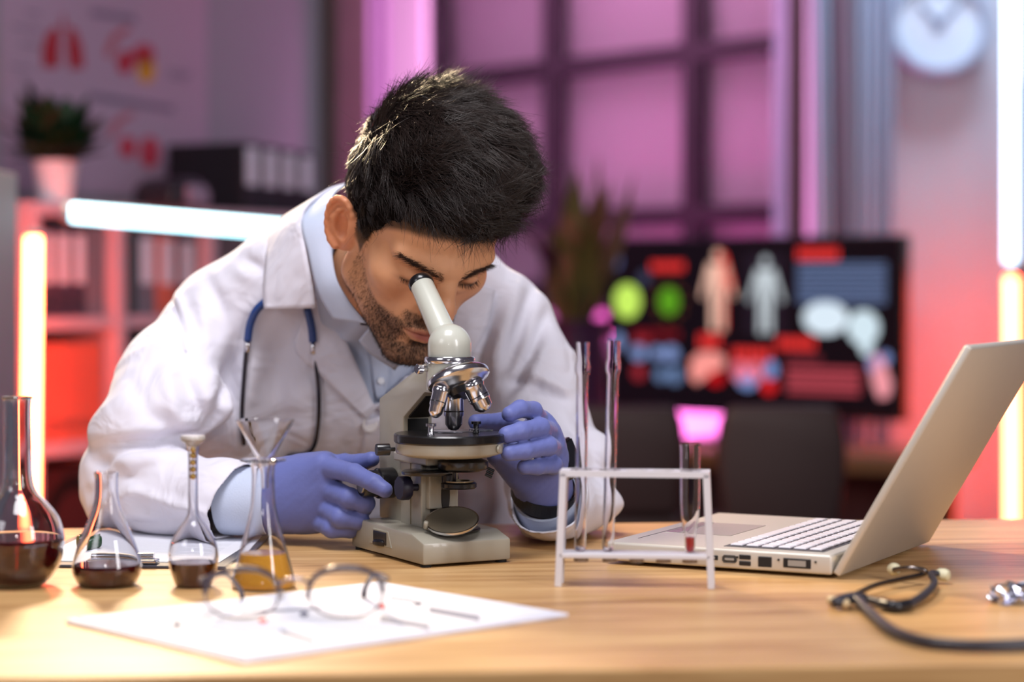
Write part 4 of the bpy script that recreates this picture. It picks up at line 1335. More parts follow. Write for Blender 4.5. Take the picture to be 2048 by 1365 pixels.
# ------------------------------------------------------------------ sculpting with distance fields
class Vol:
    def __init__(self, lo, hi, h):
        self.lo = np.array(lo, float)
        self.h = h
        self.n = np.ceil((np.array(hi, float) - self.lo) / h).astype(int) + 1
        self.ax = [(self.lo[i] + h * np.arange(self.n[i])).astype(np.float32) for i in range(3)]
        self.f = np.full(self.n, 0.3, np.float32)

    def sub(self, lo, hi):
        i0 = np.clip(np.floor((np.array(lo) - self.lo) / self.h).astype(int), 0, self.n)
        i1 = np.clip(np.ceil((np.array(hi) - self.lo) / self.h).astype(int) + 1, 0, self.n)
        if (i1 <= i0).any():
            return None, None
        sl = tuple(slice(a, b) for a, b in zip(i0, i1))
        X, Y, Z = np.meshgrid(*[self.ax[k][sl[k]] for k in range(3)], indexing='ij', sparse=True)
        return sl, (X, Y, Z)

    def put(self, fn, lo, hi, k, mode='u'):
        m = k + 3 * self.h + 0.004
        sl, G = self.sub(np.array(lo) - m, np.array(hi) + m)
        if sl is None:
            return
        b = fn(*G).astype(np.float32)
        a = self.f[sl]
        if mode == 's':
            a, b = -a, b
        k = max(k, 1e-5)
        h = np.clip(0.5 + 0.5 * (b - a) / k, 0, 1)
        r = b + (a - b) * h - k * h * (1 - h)
        self.f[sl] = -r if mode == 's' else r

    def ell(self, c, r, k=0.01, mode='u', R=None):
        c, r = np.array(c, float), np.array(r, float)
        Rm = np.eye(3) if R is None else np.array(R)

        def fn(X, Y, Z):
            x, y, z = X - c[0], Y - c[1], Z - c[2]
            if R is not None:
                x, y, z = (Rm[0, i] * x + Rm[1, i] * y + Rm[2, i] * z for i in range(3))
            k0 = np.sqrt((x / r[0]) ** 2 + (y / r[1]) ** 2 + (z / r[2]) ** 2)
            k1 = np.sqrt((x / r[0] ** 2) ** 2 + (y / r[1] ** 2) ** 2 + (z / r[2] ** 2) ** 2)
            return k0 * (k0 - 1) / np.maximum(k1, 1e-6)
        m = r if R is None else np.full(3, r.max())
        self.put(fn, c - m, c + m, k, mode)

    def cone(self, a, b, ra, rb, k=0.01, mode='u', squash=None):
        a, b = np.array(a, float), np.array(b, float)
        d = b - a
        L2 = max(float(d @ d), 1e-12)

        def fn(X, Y, Z):
            t = np.clip(((X - a[0]) * d[0] + (Y - a[1]) * d[1] + (Z - a[2]) * d[2]) / L2, 0, 1)
            return np.sqrt((X - a[0] - t * d[0]) ** 2 + (Y - a[1] - t * d[1]) ** 2 + (Z - a[2] - t * d[2]) ** 2) - (ra + (rb - ra) * t)
        R = max(ra, rb)
        self.put(fn, np.minimum(a, b) - R, np.maximum(a, b) + R, k, mode)

    def chain(self, pts, rs, k=0.01, mode='u'):
        for i in range(len(pts) - 1):
            self.cone(pts[i], pts[i + 1], rs[i], rs[i + 1], k, mode)

    def merge(self, other_f, k):
        a, b = self.f, other_f
        h = np.clip(0.5 + 0.5 * (b - a) / k, 0, 1)
        self.f = b + (a - b) * h - k * h * (1 - h)

    def mesh(self, iso=0.0):
        f = self.f - iso
        neg = f < 0
        n = self.n
        c = np.zeros(n - 1, np.int8)
        for dx in (0, 1):
            for dy in (0, 1):
                for dz_ in (0, 1):
                    c += neg[dx:n[0] - 1 + dx, dy:n[1] - 1 + dy, dz_:n[2] - 1 + dz_]
        act = np.argwhere((c > 0) & (c < 8))
        idx = np.full(n - 1, -1, np.int64)
        idx[act[:, 0], act[:, 1], act[:, 2]] = np.arange(len(act))
        acc = np.zeros((len(act), 3))
        cnt = np.zeros(len(act))
        cor = [(0, 0, 0), (1, 0, 0), (0, 1, 0), (1, 1, 0), (0, 0, 1), (1, 0, 1), (0, 1, 1), (1, 1, 1)]
        V = [f[act[:, 0] + p[0], act[:, 1] + p[1], act[:, 2] + p[2]].astype(float) for p in cor]
        for i, j in ((0, 1), (2, 3), (4, 5), (6, 7), (0, 2), (1, 3), (4, 6), (5, 7), (0, 4), (1, 5), (2, 6), (3, 7)):
            m = (V[i] < 0) != (V[j] < 0)
            t = V[i][m] / (V[i][m] - V[j][m])
            pi, pj = np.array(cor[i], float), np.array(cor[j], float)
            acc[m] += pi + t[:, None] * (pj - pi)
            cnt[m] += 1
        verts = self.lo + self.h * (act + acc / cnt[:, None])
        faces = []
        for ax in range(3):
            u, v = (ax + 1) % 3, (ax + 2) % 3
            s0 = [slice(None)] * 3
            s1 = [slice(None)] * 3
            s0[ax] = slice(0, n[ax] - 1)
            s1[ax] = slice(1, n[ax])
            A, B = neg[tuple(s0)], neg[tuple(s1)]
            e = np.argwhere(A != B)
            e = e[(e[:, u] > 0) & (e[:, v] > 0) & (e[:, u] < n[u] - 1) & (e[:, v] < n[v] - 1)]
            fl_ = A[e[:, 0], e[:, 1], e[:, 2]]
            q = []
            for du, dv in ((-1, -1), (0, -1), (0, 0), (-1, 0)):
                p = e.copy()
                p[:, u] += du
                p[:, v] += dv
                q.append(idx[p[:, 0], p[:, 1], p[:, 2]])
            q = np.stack(q, 1)
            q = np.where(fl_[:, None], q, q[:, ::-1])
            faces.append(q[(q >= 0).all(1)])
        return verts, np.concatenate(faces)


def relax(V, Fq, it=1, lam=0.5):
    for _ in range(it):
        S = np.zeros_like(V)
        n = np.zeros(len(V))
        for a, b in ((0, 1), (1, 2), (2, 3), (3, 0)):
            np.add.at(S, Fq[:, a], V[Fq[:, b]])
            np.add.at(n, Fq[:, a], 1)
            np.add.at(S, Fq[:, b], V[Fq[:, a]])
            np.add.at(n, Fq[:, b], 1)
        V = V + lam * (S / np.maximum(n, 1)[:, None] - V)
    return V


def vnorm(V, Fq):
    n = np.cross(V[Fq[:, 2]] - V[Fq[:, 0]], V[Fq[:, 3]] - V[Fq[:, 1]])
    N = np.zeros_like(V)
    for k in range(4):
        np.add.at(N, Fq[:, k], n)
    return N / (np.linalg.norm(N, axis=1)[:, None] + 1e-12)


def np_mesh(name, V, Fq, smooth=True):
    me = bpy.data.meshes.new(name)
    nf, k = Fq.shape
    me.vertices.add(len(V))
    me.vertices.foreach_set('co', np.asarray(V, np.float32).ravel())
    me.loops.add(nf * k)
    me.loops.foreach_set('vertex_index', Fq.astype(np.int32).ravel())
    me.polygons.add(nf)
    me.polygons.foreach_set('loop_start', np.arange(0, nf * k, k, dtype=np.int32))
    me.polygons.foreach_set('loop_total', np.full(nf, k, np.int32))
    me.polygons.foreach_set('use_smooth', np.full(nf, smooth))
    me.update(calc_edges=True)
    me.validate()
    return me


def keep_faces(V, Fq, vmask):
    f = Fq[vmask[Fq].all(1)]
    used = np.unique(f)
    re = np.full(len(V), -1)
    re[used] = np.arange(len(used))
    return V[used], re[f], used


def strands(roots, dirs, bend, L, r0, nseg=4, sides=3):
    """thin tapering tubes: roots, unit dirs, bend vectors, lengths"""
    n = len(roots)
    t = np.linspace(0, 1, nseg + 1)
    P = roots[:, None, :] + dirs[:, None, :] * (L[:, None] * t[None])[:, :, None] + bend[:, None, :] * (L[:, None] * t[None] ** 2)[:, :, None]
    T = np.gradient(P, axis=1)
    T /= np.linalg.norm(T, axis=2)[:, :, None] + 1e-12
    ref = np.where(np.abs(T[..., 2:3]) < 0.9, np.array([0, 0, 1.0]), np.array([1.0, 0, 0]))
    U = np.cross(T, ref)
    U /= np.linalg.norm(U, axis=2)[:, :, None] + 1e-12
    Wv = np.cross(T, U)
    rad = (r0 * (1 - 0.85 * t))[None, :, None]
    rings = []
    for k in range(sides):
        a = 2 * math.pi * k / sides
        rings.append(P + (U * math.cos(a) + Wv * math.sin(a)) * rad)
    V = np.stack(rings, 2).reshape(-1, 3)
    base = (np.arange(n)[:, None, None] * (nseg + 1) + np.arange(nseg)[None, :, None]) * sides
    ks = np.arange(sides)
    k2 = (ks + 1) % sides
    Fq = np.stack([base + ks, base + k2, base + sides + k2, base + sides + ks], -1).reshape(-1, 4)
    return V, Fq


# ------------------------------------------------------------------ person
person = thing('person', 'man in white lab coat and blue gloves bending over the microscope', 'person', (-0.17, 2.98, 0))
PL = np.array(person.location)


def part(name, me, mat, smooth=False, parent=None, label=None):
    o = obj(name, me, mat, parent or person, smooth, label=label)
    o.location = -person.location if (parent is None) else (0, 0, 0)
    return o


def W(px, py, d):
    return np.array(at(px, py, d))


# ---- head pose
def rotm(a, b, c):
    Rz = np.array([[math.cos(a), -math.sin(a), 0], [math.sin(a), math.cos(a), 0], [0, 0, 1]])
    Rx = np.array([[1, 0, 0], [0, math.cos(b), -math.sin(b)], [0, math.sin(b), math.cos(b)]])
    Ry = np.array([[math.cos(c), 0, math.sin(c)], [0, 1, 0], [-math.sin(c), 0, math.cos(c)]])
    return Rz @ Rx @ Ry


HS = 1.06
HR = rotm(3.5949, -0.7133, -0.0550)
HP = np.array([-0.1119, 2.4859, 1.1037])


def h2w(P):
    return np.asarray(P, float) @ HR.T * HS + HP


def w2h(P):
    return (np.asarray(P, float) - HP) @ HR / HS


NECK_A, NECK_B = np.array([-0.195, 2.665, 1.045]), np.array([-0.135, 2.535, 1.078])

# ---- head field, local frame: x to his right, y to the front, z up
hv = Vol((-0.112, -0.215, -0.20), (0.112, 0.14, 0.150), 0.0017)
hv.ell((0, -0.014, 0.050), (0.074, 0.094, 0.080), 0.01)
hv.ell((0, 0.046, 0.062), (0.058, 0.042, 0.046), 0.03)
hv.ell((0, 0.026, -0.022), (0.059, 0.062, 0.080), 0.03)
for s in (-1, 1):
    hv.cone((s * 0.051, -0.002, -0.050), (s * 0.018, 0.074, -0.094), 0.016, 0.015, 0.02)
    hv.cone((s * 0.058, 0.0, 0.0), (s * 0.051, -0.002, -0.052), 0.014, 0.014, 0.02)
    hv.ell((s * 0.045, 0.054, -0.006), (0.020, 0.020, 0.018), 0.026)
hv.ell((0, 0.082, -0.094), (0.019, 0.014, 0.014), 0.016)
hv.ell((0, 0.071, -0.052), (0.032, 0.024, 0.028), 0.02)
for s in (-1, 1):
    hv.cone((s * 0.050, 0.068, 0.034), (s * 0.010, 0.089, 0.030), 0.009, 0.0112, 0.012)
hv.ell((0, 0.085, 0.036), (0.016, 0.010, 0.012), 0.012)
for s in (-1, 1):
    hv.ell((s * 0.032, 0.096, 0.013), (0.0175, 0.0185, 0.0115), 0.009, 's')
    hv.ell((s * 0.0325, 0.0715, 0.0125), (0.0145, 0.0135, 0.0125), 0.003)
    # lid line, nearly closed, looking down
    pts = [(s * (0.0325 + 0.0145 * q), 0.0715 + 0.0142 * math.sqrt(max(0, 1 - (0.95 * q) ** 2)), 0.0085 - 0.0022 * (1 - q * q)) for q in np.linspace(-1, 1, 7)]
    hv.chain(pts, [0.0011] * 7, 0.0008, 's')
    # fold above the lid and the bag below
    hv.cone((s * 0.022, 0.0825, -0.001), (s * 0.042, 0.0725, -0.001), 0.0025, 0.002, 0.008)
# nose
hv.chain([(0, 0.089, 0.030), (0, 0.0985, 0.012), (0, 0.109, -0.006), (0, 0.1125, -0.014)], [0.0085, 0.0085, 0.0098, 0.0112], 0.008)
for s in (-1, 1):
    hv.ell((s * 0.0125, 0.0985, -0.0165), (0.0085, 0.0105, 0.0082), 0.005)
    hv.ell((s * 0.0066, 0.107, -0.0248), (0.0038, 0.0055, 0.0036), 0.003, 's')
    hv.cone((s * 0.021, 0.090, -0.022), (s * 0.034, 0.083, -0.050), 0.0018, 0.0012, 0.006, 's')
# mouth
up = [(-0.025, 0.0845, -0.0545), (-0.013, 0.0935, -0.0505), (-0.004, 0.0975, -0.0485), (0.004, 0.0975, -0.0485), (0.013, 0.0935, -0.0505), (0.025, 0.0845, -0.0545)]
lo = [(-0.022, 0.0845, -0.0575), (-0.010, 0.0925, -0.0610), (0, 0.0945, -0.0620), (0.010, 0.0925, -0.0610), (0.022, 0.0845, -0.0575)]
hv.chain(up, [0.0032, 0.0048, 0.0052, 0.0052, 0.0048, 0.0032], 0.004)
hv.chain(lo, [0.0035, 0.0056, 0.0062, 0.0056, 0.0035], 0.004)
sl2 = [(-0.027, 0.0860, -0.0560), (-0.013, 0.0975, -0.0548), (0, 0.1020, -0.0545), (0.013, 0.0975, -0.0548), (0.027, 0.0860, -0.0560)]
hv.chain(sl2, [0.0013] * 5, 0.0015, 's')
hv.ell((0, 0.0945, -0.0735), (0.014, 0.004, 0.0035), 0.006, 's')
# ears
for s in (-1, 1):
    Re = rotm(s * 0.62, 0.36, 0)
    ce = np.array([s * 0.0835, -0.016, 0.002])
    hv.ell(ce, (0.0062, 0.0195, 0.0325), 0.004, 'u', Re)
    hv.ell(ce + np.array([s * -0.010, 0.010, -0.002]), (0.012, 0.012, 0.022), 0.006)
    rim = []
    for q in np.linspace(-0.6, 4.3, 15):
        e_ = np.array([s * 0.0040, 0.0178 * math.cos(q), 0.0300 * math.sin(q) + 0.001])
        rim.append(ce + Re @ e_)
    hv.chain(rim, [0.0030] * 11 + [0.0034, 0.004, 0.0045, 0.0048], 0.0025)
    hv.ell(ce + Re @ np.array([s * 0.0070, 0.003, -0.002]), (0.0085, 0.0098, 0.0150), 0.002, 's', Re)
    hv.ell(ce + Re @ np.array([s * 0.0070, -0.001, 0.0165]), (0.0055, 0.0105, 0.0085), 0.002, 's', Re)
    hv.ell(ce + Re @ np.array([s * 0.0065, -0.0125, 0.002]), (0.0035, 0.0026, 0.0150), 0.0015, 's', Re)
    hv.chain([ce + Re @ np.array([s * 0.0035, -0.011, -0.008]), ce + Re @ np.array([s * 0.0042, -0.0095, 0.006]), ce + Re @ np.array([s * 0.0040, -0.002, 0.0165]), ce + Re @ np.array([s * 0.0035, 0.006, 0.0215])], [0.0028, 0.0030, 0.0026, 0.002], 0.003)
    hv.ell(ce + Re @ np.array([s * 0.003, 0.0135, -0.004]), (0.0042, 0.0045, 0.0065), 0.003)
# neck
na, nb = w2h(NECK_A), w2h(NECK_B)
hv.cone(na, nb, 0.058 / HS, 0.054 / HS, 0.01)
hv.cone(nb, (0, -0.02, -0.02), 0.054 / HS, 0.050, 0.02)
Vh, Fh = hv.mesh()
Vh = relax(Vh, Fh, 1, 0.35)
Nh = vnorm(Vh, Fh)


def sstep(a, b, x):
    t = np.clip((x - a) / (b - a), 0, 1)
    return t * t * (3 - 2 * t)


def beard_mask(P):
    x, y, z = P[:, 0], P[:, 1], P[:, 2]
    ax = np.abs(x)
    # cheek line falls from the sideburn to the mouth corner
    line_ = np.interp(y, [-0.03, 0.012, 0.03, 0.055, 0.075, 0.11], [0.03, 0.012, -0.026, -0.046, -0.046, -0.042])
    m = sstep(0.004, -0.006, z - line_) * sstep(-0.020, 0.0, y) * sstep(-0.128, -0.108, z)
    m *= 1 - sstep(0.018, 0.006, np.abs(z + 0.056)) * sstep(0.026, 0.018, ax) * sstep(0.07, 0.08, y) * 0.0
    lips = (((x / 0.0255) ** 2 + ((z + 0.0552) / 0.0105) ** 2) < 1) & (y > 0.07)
    m = np.where(lips, 0, m)
    mous = sstep(0.032, 0.024, ax) * sstep(-0.030, -0.036, z) * sstep(-0.060, -0.05, z) * (y > 0.07)
    m = np.maximum(m, np.where(lips, 0, mous))
    # bare patch beside the lower lip
    bare = sstep(0.008, 0.003, np.abs(ax - 0.019)) * sstep(0.010, 0.005, np.abs(z + 0.069)) * (y > 0.06)
    m = m * (1 - sstep(0.0665, 0.0700, ax) * (y < 0.02))
    return np.clip(m * (1 - 0.7 * bare), 0, 1)


def hairline(y):
    return np.interp(y, [-0.115, -0.06, -0.03, -0.012, 0.004, 0.014, 0.022, 0.045, 0.066, 0.085, 0.11], [-0.075, -0.070, -0.045, 0.030, 0.008, -0.014, 0.022, 0.046, 0.060, 0.067, 0.074])


# vertex colours of the skin
skin = np.array([lin(209), lin(153), lin(114)])
ccol = np.tile(skin, (len(Vh), 1))
bm_ = beard_mask(Vh)
x, y, z = Vh.T
ear = sstep(0.070, 0.078, np.abs(x)) * (y < 0.015)
ccol = ccol * (1 - 0.25 * ear[:, None] * np.array([0, .7, .8]))
cheek = np.exp(-(((np.abs(x) - 0.04) / 0.02) ** 2 + ((y - 0.07) / 0.03) ** 2 + ((z + 0.01) / 0.02) ** 2))
ccol = ccol * (1 - cheek[:, None] * np.array([0.0, 0.08, 0.07]))
nosem = np.exp(-((x / 0.016) ** 2 + ((y - 0.112) / 0.02) ** 2 + ((z + 0.014) / 0.016) ** 2))
ccol = ccol * (1 - nosem[:, None] * np.array([0.0, 0.14, 0.12]))
chin = sstep(0.030, 0.062, y)
ccol = ccol * (1 - (bm_ * (0.30 + 0.62 * chin))[:, None] * np.array([0.50, 0.49, 0.44]))
lipm = np.clip(1.3 - ((x / 0.024) ** 2 + ((z + 0.0550) / 0.0095) ** 2), 0, 1) * (y > 0.075)
ccol = ccol * (1 - lipm[:, None]) + lipm[:, None] * np.array([lin(164), lin(96), lin(84)])
scalp = sstep(-0.004, 0.006, z - hairline(y)) * (np.abs(x) < 0.0775)
ccol = ccol * (1 - 0.85 * scalp[:, None])
lid_ = np.exp(-(((np.abs(x) - 0.0325) / 0.014) ** 2 + ((z - 0.0065) / 0.0028) ** 2)) * (y > 0.07)
ccol = ccol * (1 - 0.75 * lid_[:, None])

# ---- torso, arms and legs of the body (under the clothes)
bv = Vol((-0.60, 2.30, 0.03), (0.26, 3.20, 1.14), 0.010)
bv.ell((-0.195, 2.755, 0.965), (0.130, 0.085, 0.13), 0.04)
bv.ell((-0.18, 2.86, 0.80), (0.145, 0.10, 0.16), 0.05)
bv.ell((-0.17, 2.96, 0.64), (0.15, 0.12, 0.13), 0.05)
SHL, SHR = np.array([-0.372, 2.685, 0.99]), np.array([-0.018, 2.675, 0.995])
ELL, ELR = W(256, 955, 2.56), W(1112, 985, 2.575)
WRL, WRR = W(515, 1003, 2.465), W(1091, 994, 2.455)
bv.chain([SHL, (-0.2, 2.68, 1.05), SHR], [0.045, 0.055, 0.045], 0.03)
bv.cone(NECK_A, NECK_B, 0.05, 0.05, 0.02)
for a, b, c in ((SHL, ELL, WRL), (SHR, ELR, WRR)):
    sh_ = np.array([0, 0.015, 0])
    bv.chain([a + sh_, b + sh_, c], [0.026, 0.022, 0.024], 0.015)
for s in (-1, 1):
    hip = np.array([-0.17 + s * 0.085, 2.93, 0.60])
    knee = np.array([-0.17 + s * 0.12, 2.50, 0.57])
    ank = np.array([-0.17 + s * 0.12, 2.60, 0.12])
    bv.chain([hip, knee, ank], [0.070, 0.050, 0.036], 0.03)
    bv.cone(ank + np.array([0, 0.02, -0.05]), ank + np.array([0, -0.12, -0.06]), 0.035, 0.03, 0.02)
Vb, Fb = bv.mesh()

# ---- hands, as fields shared by the gloves and the hands inside them
gl_l = Vol(W(495, 1100, 2.50) - np.array([0.03, 0.20, 0.02]), W(800, 880, 2.50) + np.array([0.02, 0.05, 0.02]), 0.0019)


def fingers(vol, fs, k=0.003):
    for pts, rs in fs:
        t = Vol.__new__(Vol)
        t.lo, t.h, t.n, t.ax = vol.lo, vol.h, vol.n, vol.ax
        t.f = np.full(vol.n, 0.3, np.float32)
        t.chain([W(*p) for p in pts], rs, 0.004)
        vol.merge(t.f, k)


wl_ = W(528, 1000, 2.47)
MC = [W(646, 932, 2.425), W(655, 975, 2.425), W(646, 1010, 2.432), W(632, 1040, 2.442)]
for m_, r_ in zip(MC, (0.0155, 0.0165, 0.016, 0.015)):
    gl_l.cone(wl_ + (m_ - MC[1]) * 0.35, m_, 0.024, r_, 0.022)
gl_l.ell(W(600, 992, 2.445), (0.042, 0.018, 0.034), 0.02)
gl_l.cone(W(560, 950, 2.47), W(652, 928, 2.45), 0.018, 0.0135, 0.02)
gl_l.cone(W(505, 1002, 2.475), wl_, 0.034, 0.034, 0.012)
fingers(gl_l, [
    ([(646, 932, 2.425), (709, 948, 2.382), (748, 967, 2.359), (770, 981, 2.352)], [0.0125, 0.0108, 0.0098, 0.0088]),
    ([(655, 978, 2.425), (698, 997, 2.388), (731, 1007, 2.388), (728, 1018, 2.405)], [0.0135, 0.0118, 0.0105, 0.0095]),
    ([(646, 1012, 2.432), (681, 1036, 2.392), (720, 1042, 2.395), (712, 1048, 2.415)], [0.0130, 0.0115, 0.0102, 0.0092]),
    ([(632, 1040, 2.442), (664, 1058, 2.402), (701, 1060, 2.405), (694, 1062, 2.425)], [0.0118, 0.0105, 0.0092, 0.0085]),
    ([(640, 934, 2.455), (690, 927, 2.438), (722, 926, 2.418), (744, 919, 2.404)], [0.0135, 0.0105, 0.0098, 0.0088])], 0.0025)

gl_r = Vol(W(925, 1010, 2.40) - np.array([0.02, 0.13, 0.02]), W(1140, 790, 2.46) + np.array([0.02, 0.04, 0.02]), 0.0019)
wr_ = W(1088, 976, 2.438)
MR = [W(1076, 842, 2.395), W(1095, 866, 2.39), W(1103, 898, 2.392), W(1105, 932, 2.40)]
for m_, r_ in zip(MR, (0.0135, 0.0145, 0.014, 0.013)):
    gl_r.cone(wr_ + (m_ - MR[2]) * 0.25, m_, 0.025, r_, 0.018)
gl_r.ell(W(1060, 915, 2.41), (0.030, 0.018, 0.036), 0.02)
gl_r.cone(W(1072, 958, 2.425), W(995, 912, 2.392), 0.022, 0.0125, 0.02)
gl_r.cone(W(1092, 992, 2.450), wr_, 0.029, 0.029, 0.01)
fingers(gl_r, [
    ([(1078, 842, 2.392), (1066, 822, 2.352), (1040, 818, 2.328), (1019, 829, 2.316)], [0.0118, 0.0102, 0.0094, 0.0088]),
    ([(1098, 866, 2.388), (1080, 856, 2.340), (1042, 863, 2.314), (1013, 870, 2.304)], [0.0128, 0.0110, 0.0100, 0.0092]),
    ([(1106, 898, 2.392), (1095, 892, 2.342), (1050, 902, 2.314), (1017, 907, 2.302)], [0.0122, 0.0108, 0.0096, 0.0088]),
    ([(1108, 932, 2.40), (1106, 930, 2.355), (1074, 934, 2.334), (1048, 935, 2.326)], [0.0112, 0.0098, 0.0088, 0.0082]),
    ([(1058, 905, 2.42), (1046, 868, 2.418), (1002, 845, 2.392), (952, 845, 2.366)], [0.0150, 0.0125, 0.0105, 0.0090])], 0.0022)


def glove(vol, wrist, axis, cut):
    V, Fq = vol.mesh()
    V = relax(V, Fq, 1, 0.4)
    N = vnorm(V, Fq)
    # fine wrinkles of thin nitrile
    ph = V @ np.array([[310.0, 120], [90, 330], [-260, 180]])
    V = V + N * (0.00013 * (np.sin(ph[:, :1]) * np.sin(ph[:, 1:]) + 0.6 * np.sin(2.1 * ph[:, :1] + 1.0)))
    ax_ = np.array(axis) / np.linalg.norm(axis)
    m = (V - wrist) @ ax_ > cut
    V2, F2, _ = keep_faces(V, Fq, m)
    Vi, Fi = vol.mesh(-0.0016)
    return V2, F2, Vi, Fi


axl = MC[1] - wl_
axr = MR[2] - wr_
Gl = glove(gl_l, wl_, axl, -0.012)
Gr = glove(gl_r, wr_, axr, -0.004)

# one continuous body mesh: head and neck, trunk and limbs, hands
Vw = h2w(Vh)
allV = np.concatenate([Vw, Vb, Gl[2], Gr[2]])
allF = np.concatenate([Fh, Fb + len(Vw), Gl[3] + len(Vw) + len(Vb), Gr[3] + len(Vw) + len(Vb) + len(Gl[2])])
me = np_mesh('body', allV, allF)
ca_ = me.color_attributes.new('skin', 'FLOAT_COLOR', 'POINT')
cc = np.ones((len(allV), 4), np.float32)
cc[:, :3] = skin
cc[:len(Vw), :3] = ccol
ca_.data.foreach_set('color', cc.ravel())
m_skin = M('skin', (208, 152, 114), 0.48, attr='skin', var=0.07, vscale=90, bump=0.10, bscale=900, sss=0.12, spec=0.4)
part('body', me, m_skin)
m_glove = M('blue_nitrile', (98, 107, 168), 0.52, var=0.05, vscale=50, bump=0.10, bscale=260, sheen=0.1, spec=0.35)
part('glove', np_mesh('glove', Gl[0], Gl[1]), m_glove, label='blue glove holding the focus knob')
part('glove', np_mesh('glove', Gr[0], Gr[1]), m_glove, label='blue glove gripping the stage')

# ---- hair
hr = Vol((-0.13, -0.16, -0.10), (0.13, 0.15, 0.20), 0.0028)
hr.ell((0, -0.016, 0.056), (0.0835, 0.106, 0.096), 0.01)
hr.ell((-0.012, 0.036, 0.108), (0.062, 0.055, 0.046), 0.03)
hr.ell((0.0, -0.01, 0.125), (0.060, 0.070, 0.038), 0.03)
hr.ell((-0.02, -0.015, 0.10), (0.078, 0.080, 0.055), 0.03)


def cutfn(X, Y, Z):
    return (Z - hairline(Y)) + 0 * X


hr.put(lambda X, Y, Z: Z - hairline(Y.ravel()).reshape(Y.shape) + 0 * X, (-1, -1, -1), (1, 1, 1), 0.020, 's')
for s in (-1, 1):
    hr.ell((s * 0.088, -0.014, -0.004), (0.020, 0.022, 0.036), 0.006, 's')
Vr, Fr = hr.mesh()
Vr = relax(Vr, Fr, 1, 0.4)
Nr = vnorm(Vr, Fr)
q_ = Vr
clump = np.sin(q_ @ np.array([95., 55, 40]) + 2 * np.sin(q_ @ np.array([-30., 70, 60]))) * np.sin(q_ @ np.array([-60., 100, -80]) + 1.3)
Vr = Vr + Nr * (0.0022 * clump)[:, None]
m_hair = M('dark_hair', (38, 28, 25), 0.32, spec=0.6)
m_hbase = M('hair_under', (16, 12, 11), 0.95, spec=0.05)
hair = part('hair', np_mesh('hair', h2w(Vr), Fr), m_hbase)
rs = np.random.RandomState(5)


def tri_sample(V, Fq, n, w=None):
    A = np.linalg.norm(np.cross(V[Fq[:, 2]] - V[Fq[:, 0]], V[Fq[:, 3]] - V[Fq[:, 1]]), axis=1)
    if w is not None:
        A = A * w[Fq].mean(1)
    i = rs.choice(len(Fq), n, p=A / A.sum())
    a, b = rs.rand(n, 1), rs.rand(n, 1)
    f = Fq[i]
    P = (V[f[:, 0]] * (1 - a) + V[f[:, 1]] * a) * (1 - b) + (V[f[:, 3]] * (1 - a) + V[f[:, 2]] * a) * b
    return P, f[:, 0]


def unit(v):
    return v / (np.linalg.norm(v, axis=1)[:, None] + 1e-12)


NS = 30000
Pr, fi = tri_sample(Vr, Fr, NS)
Nn = Nr[fi]
top = sstep(0.06, 0.11, Pr[:, 2])
flow = np.stack([-0.55 * top - 0.05 * np.sign(Pr[:, 0]) * (1 - top), 0.75 * top + 0.85 * (1 - top), 0.20 * top - 0.45 * (1 - top)], 1)
NC_ = 1500
ctr = rs.choice(NS, NC_, replace=False)
near_c = np.empty(NS, int)
for i0 in range(0, NS, 3000):
    dd2 = ((Pr[i0:i0 + 3000, None, :] - Pr[ctr][None]) ** 2).sum(-1)
    near_c[i0:i0 + 3000] = dd2.argmin(1)
cl_noise = rs.randn(NC_, 3)[near_c]
cl_gain = rs.rand(NC_)[near_c]
cn = np.stack([np.sin(Pr @ np.array([60., 40, 30]) + 1), np.sin(Pr @ np.array([-50., 60, 40])), np.sin(Pr @ np.array([30., -70, 50]) + 2)], 1)
flow = flow + 0.45 * cn * (0.35 + 0.65 * top)[:, None] + 0.07 * rs.randn(NS, 3) + 0.22 * cl_noise
tan = unit(flow - Nn * (flow * Nn).sum(1)[:, None])
front = sstep(0.055, 0.085, Pr[:, 1]) * sstep(0.07, 0.10, Pr[:, 2])
lift = 0.14 + 0.34 * top * cl_gain + 0.20 * front + 0.05 * rs.rand(NS)
d_ = unit(tan + Nn * lift[:, None])
bend = -Nn * (0.30 * lift)[:, None] + 0.15 * rs.randn(NS, 3) + np.array([0, 0.05, -0.05])
Ls = (0.012 + 0.024 * top) * (0.6 + 0.7 * rs.rand(NS))
tipc = Pr[ctr][near_c] - Pr
bend = bend * 0.8 + 0.75 * tipc / Ls[:, None] + 0.35 * np.cross(Nn, d_) * np.sin(9 * cl_gain)[:, None]
Vs, Fs = strands(Pr - Nn * 0.001, d_, bend, Ls, 0.00046, 4, 3)
# loose fringe over the forehead and flyaways
NF = 260
tx = rs.uniform(-0.055, 0.05, NF)
rootf = np.stack([tx, 0.084 - 0.35 * np.abs(tx) + 0.006 * rs.randn(NF), 0.090 + 0.006 * rs.randn(NF)], 1)
df = unit(np.stack([-0.35 + 0.25 * rs.randn(NF), 0.75 + 0.1 * rs.randn(NF), -0.15 + 0.25 * rs.randn(NF)], 1))
bf = np.stack([0.15 * rs.randn(NF) - 0.1, -0.25 + 0.1 * rs.randn(NF), -0.55 + 0.12 * rs.randn(NF)], 1)
Vf, Ff = strands(rootf, df, bf, 0.020 + 0.020 * rs.rand(NF), 0.00035, 6, 3)
NY = 420
iy = rs.choice(NS, NY)
dy_ = unit(Nn[iy] + 0.7 * rs.randn(NY, 3))
Vy, Fy = strands(Pr[iy], dy_, 0.5 * rs.randn(NY, 3), 0.010 + 0.022 * rs.rand(NY), 0.00018, 6, 3)
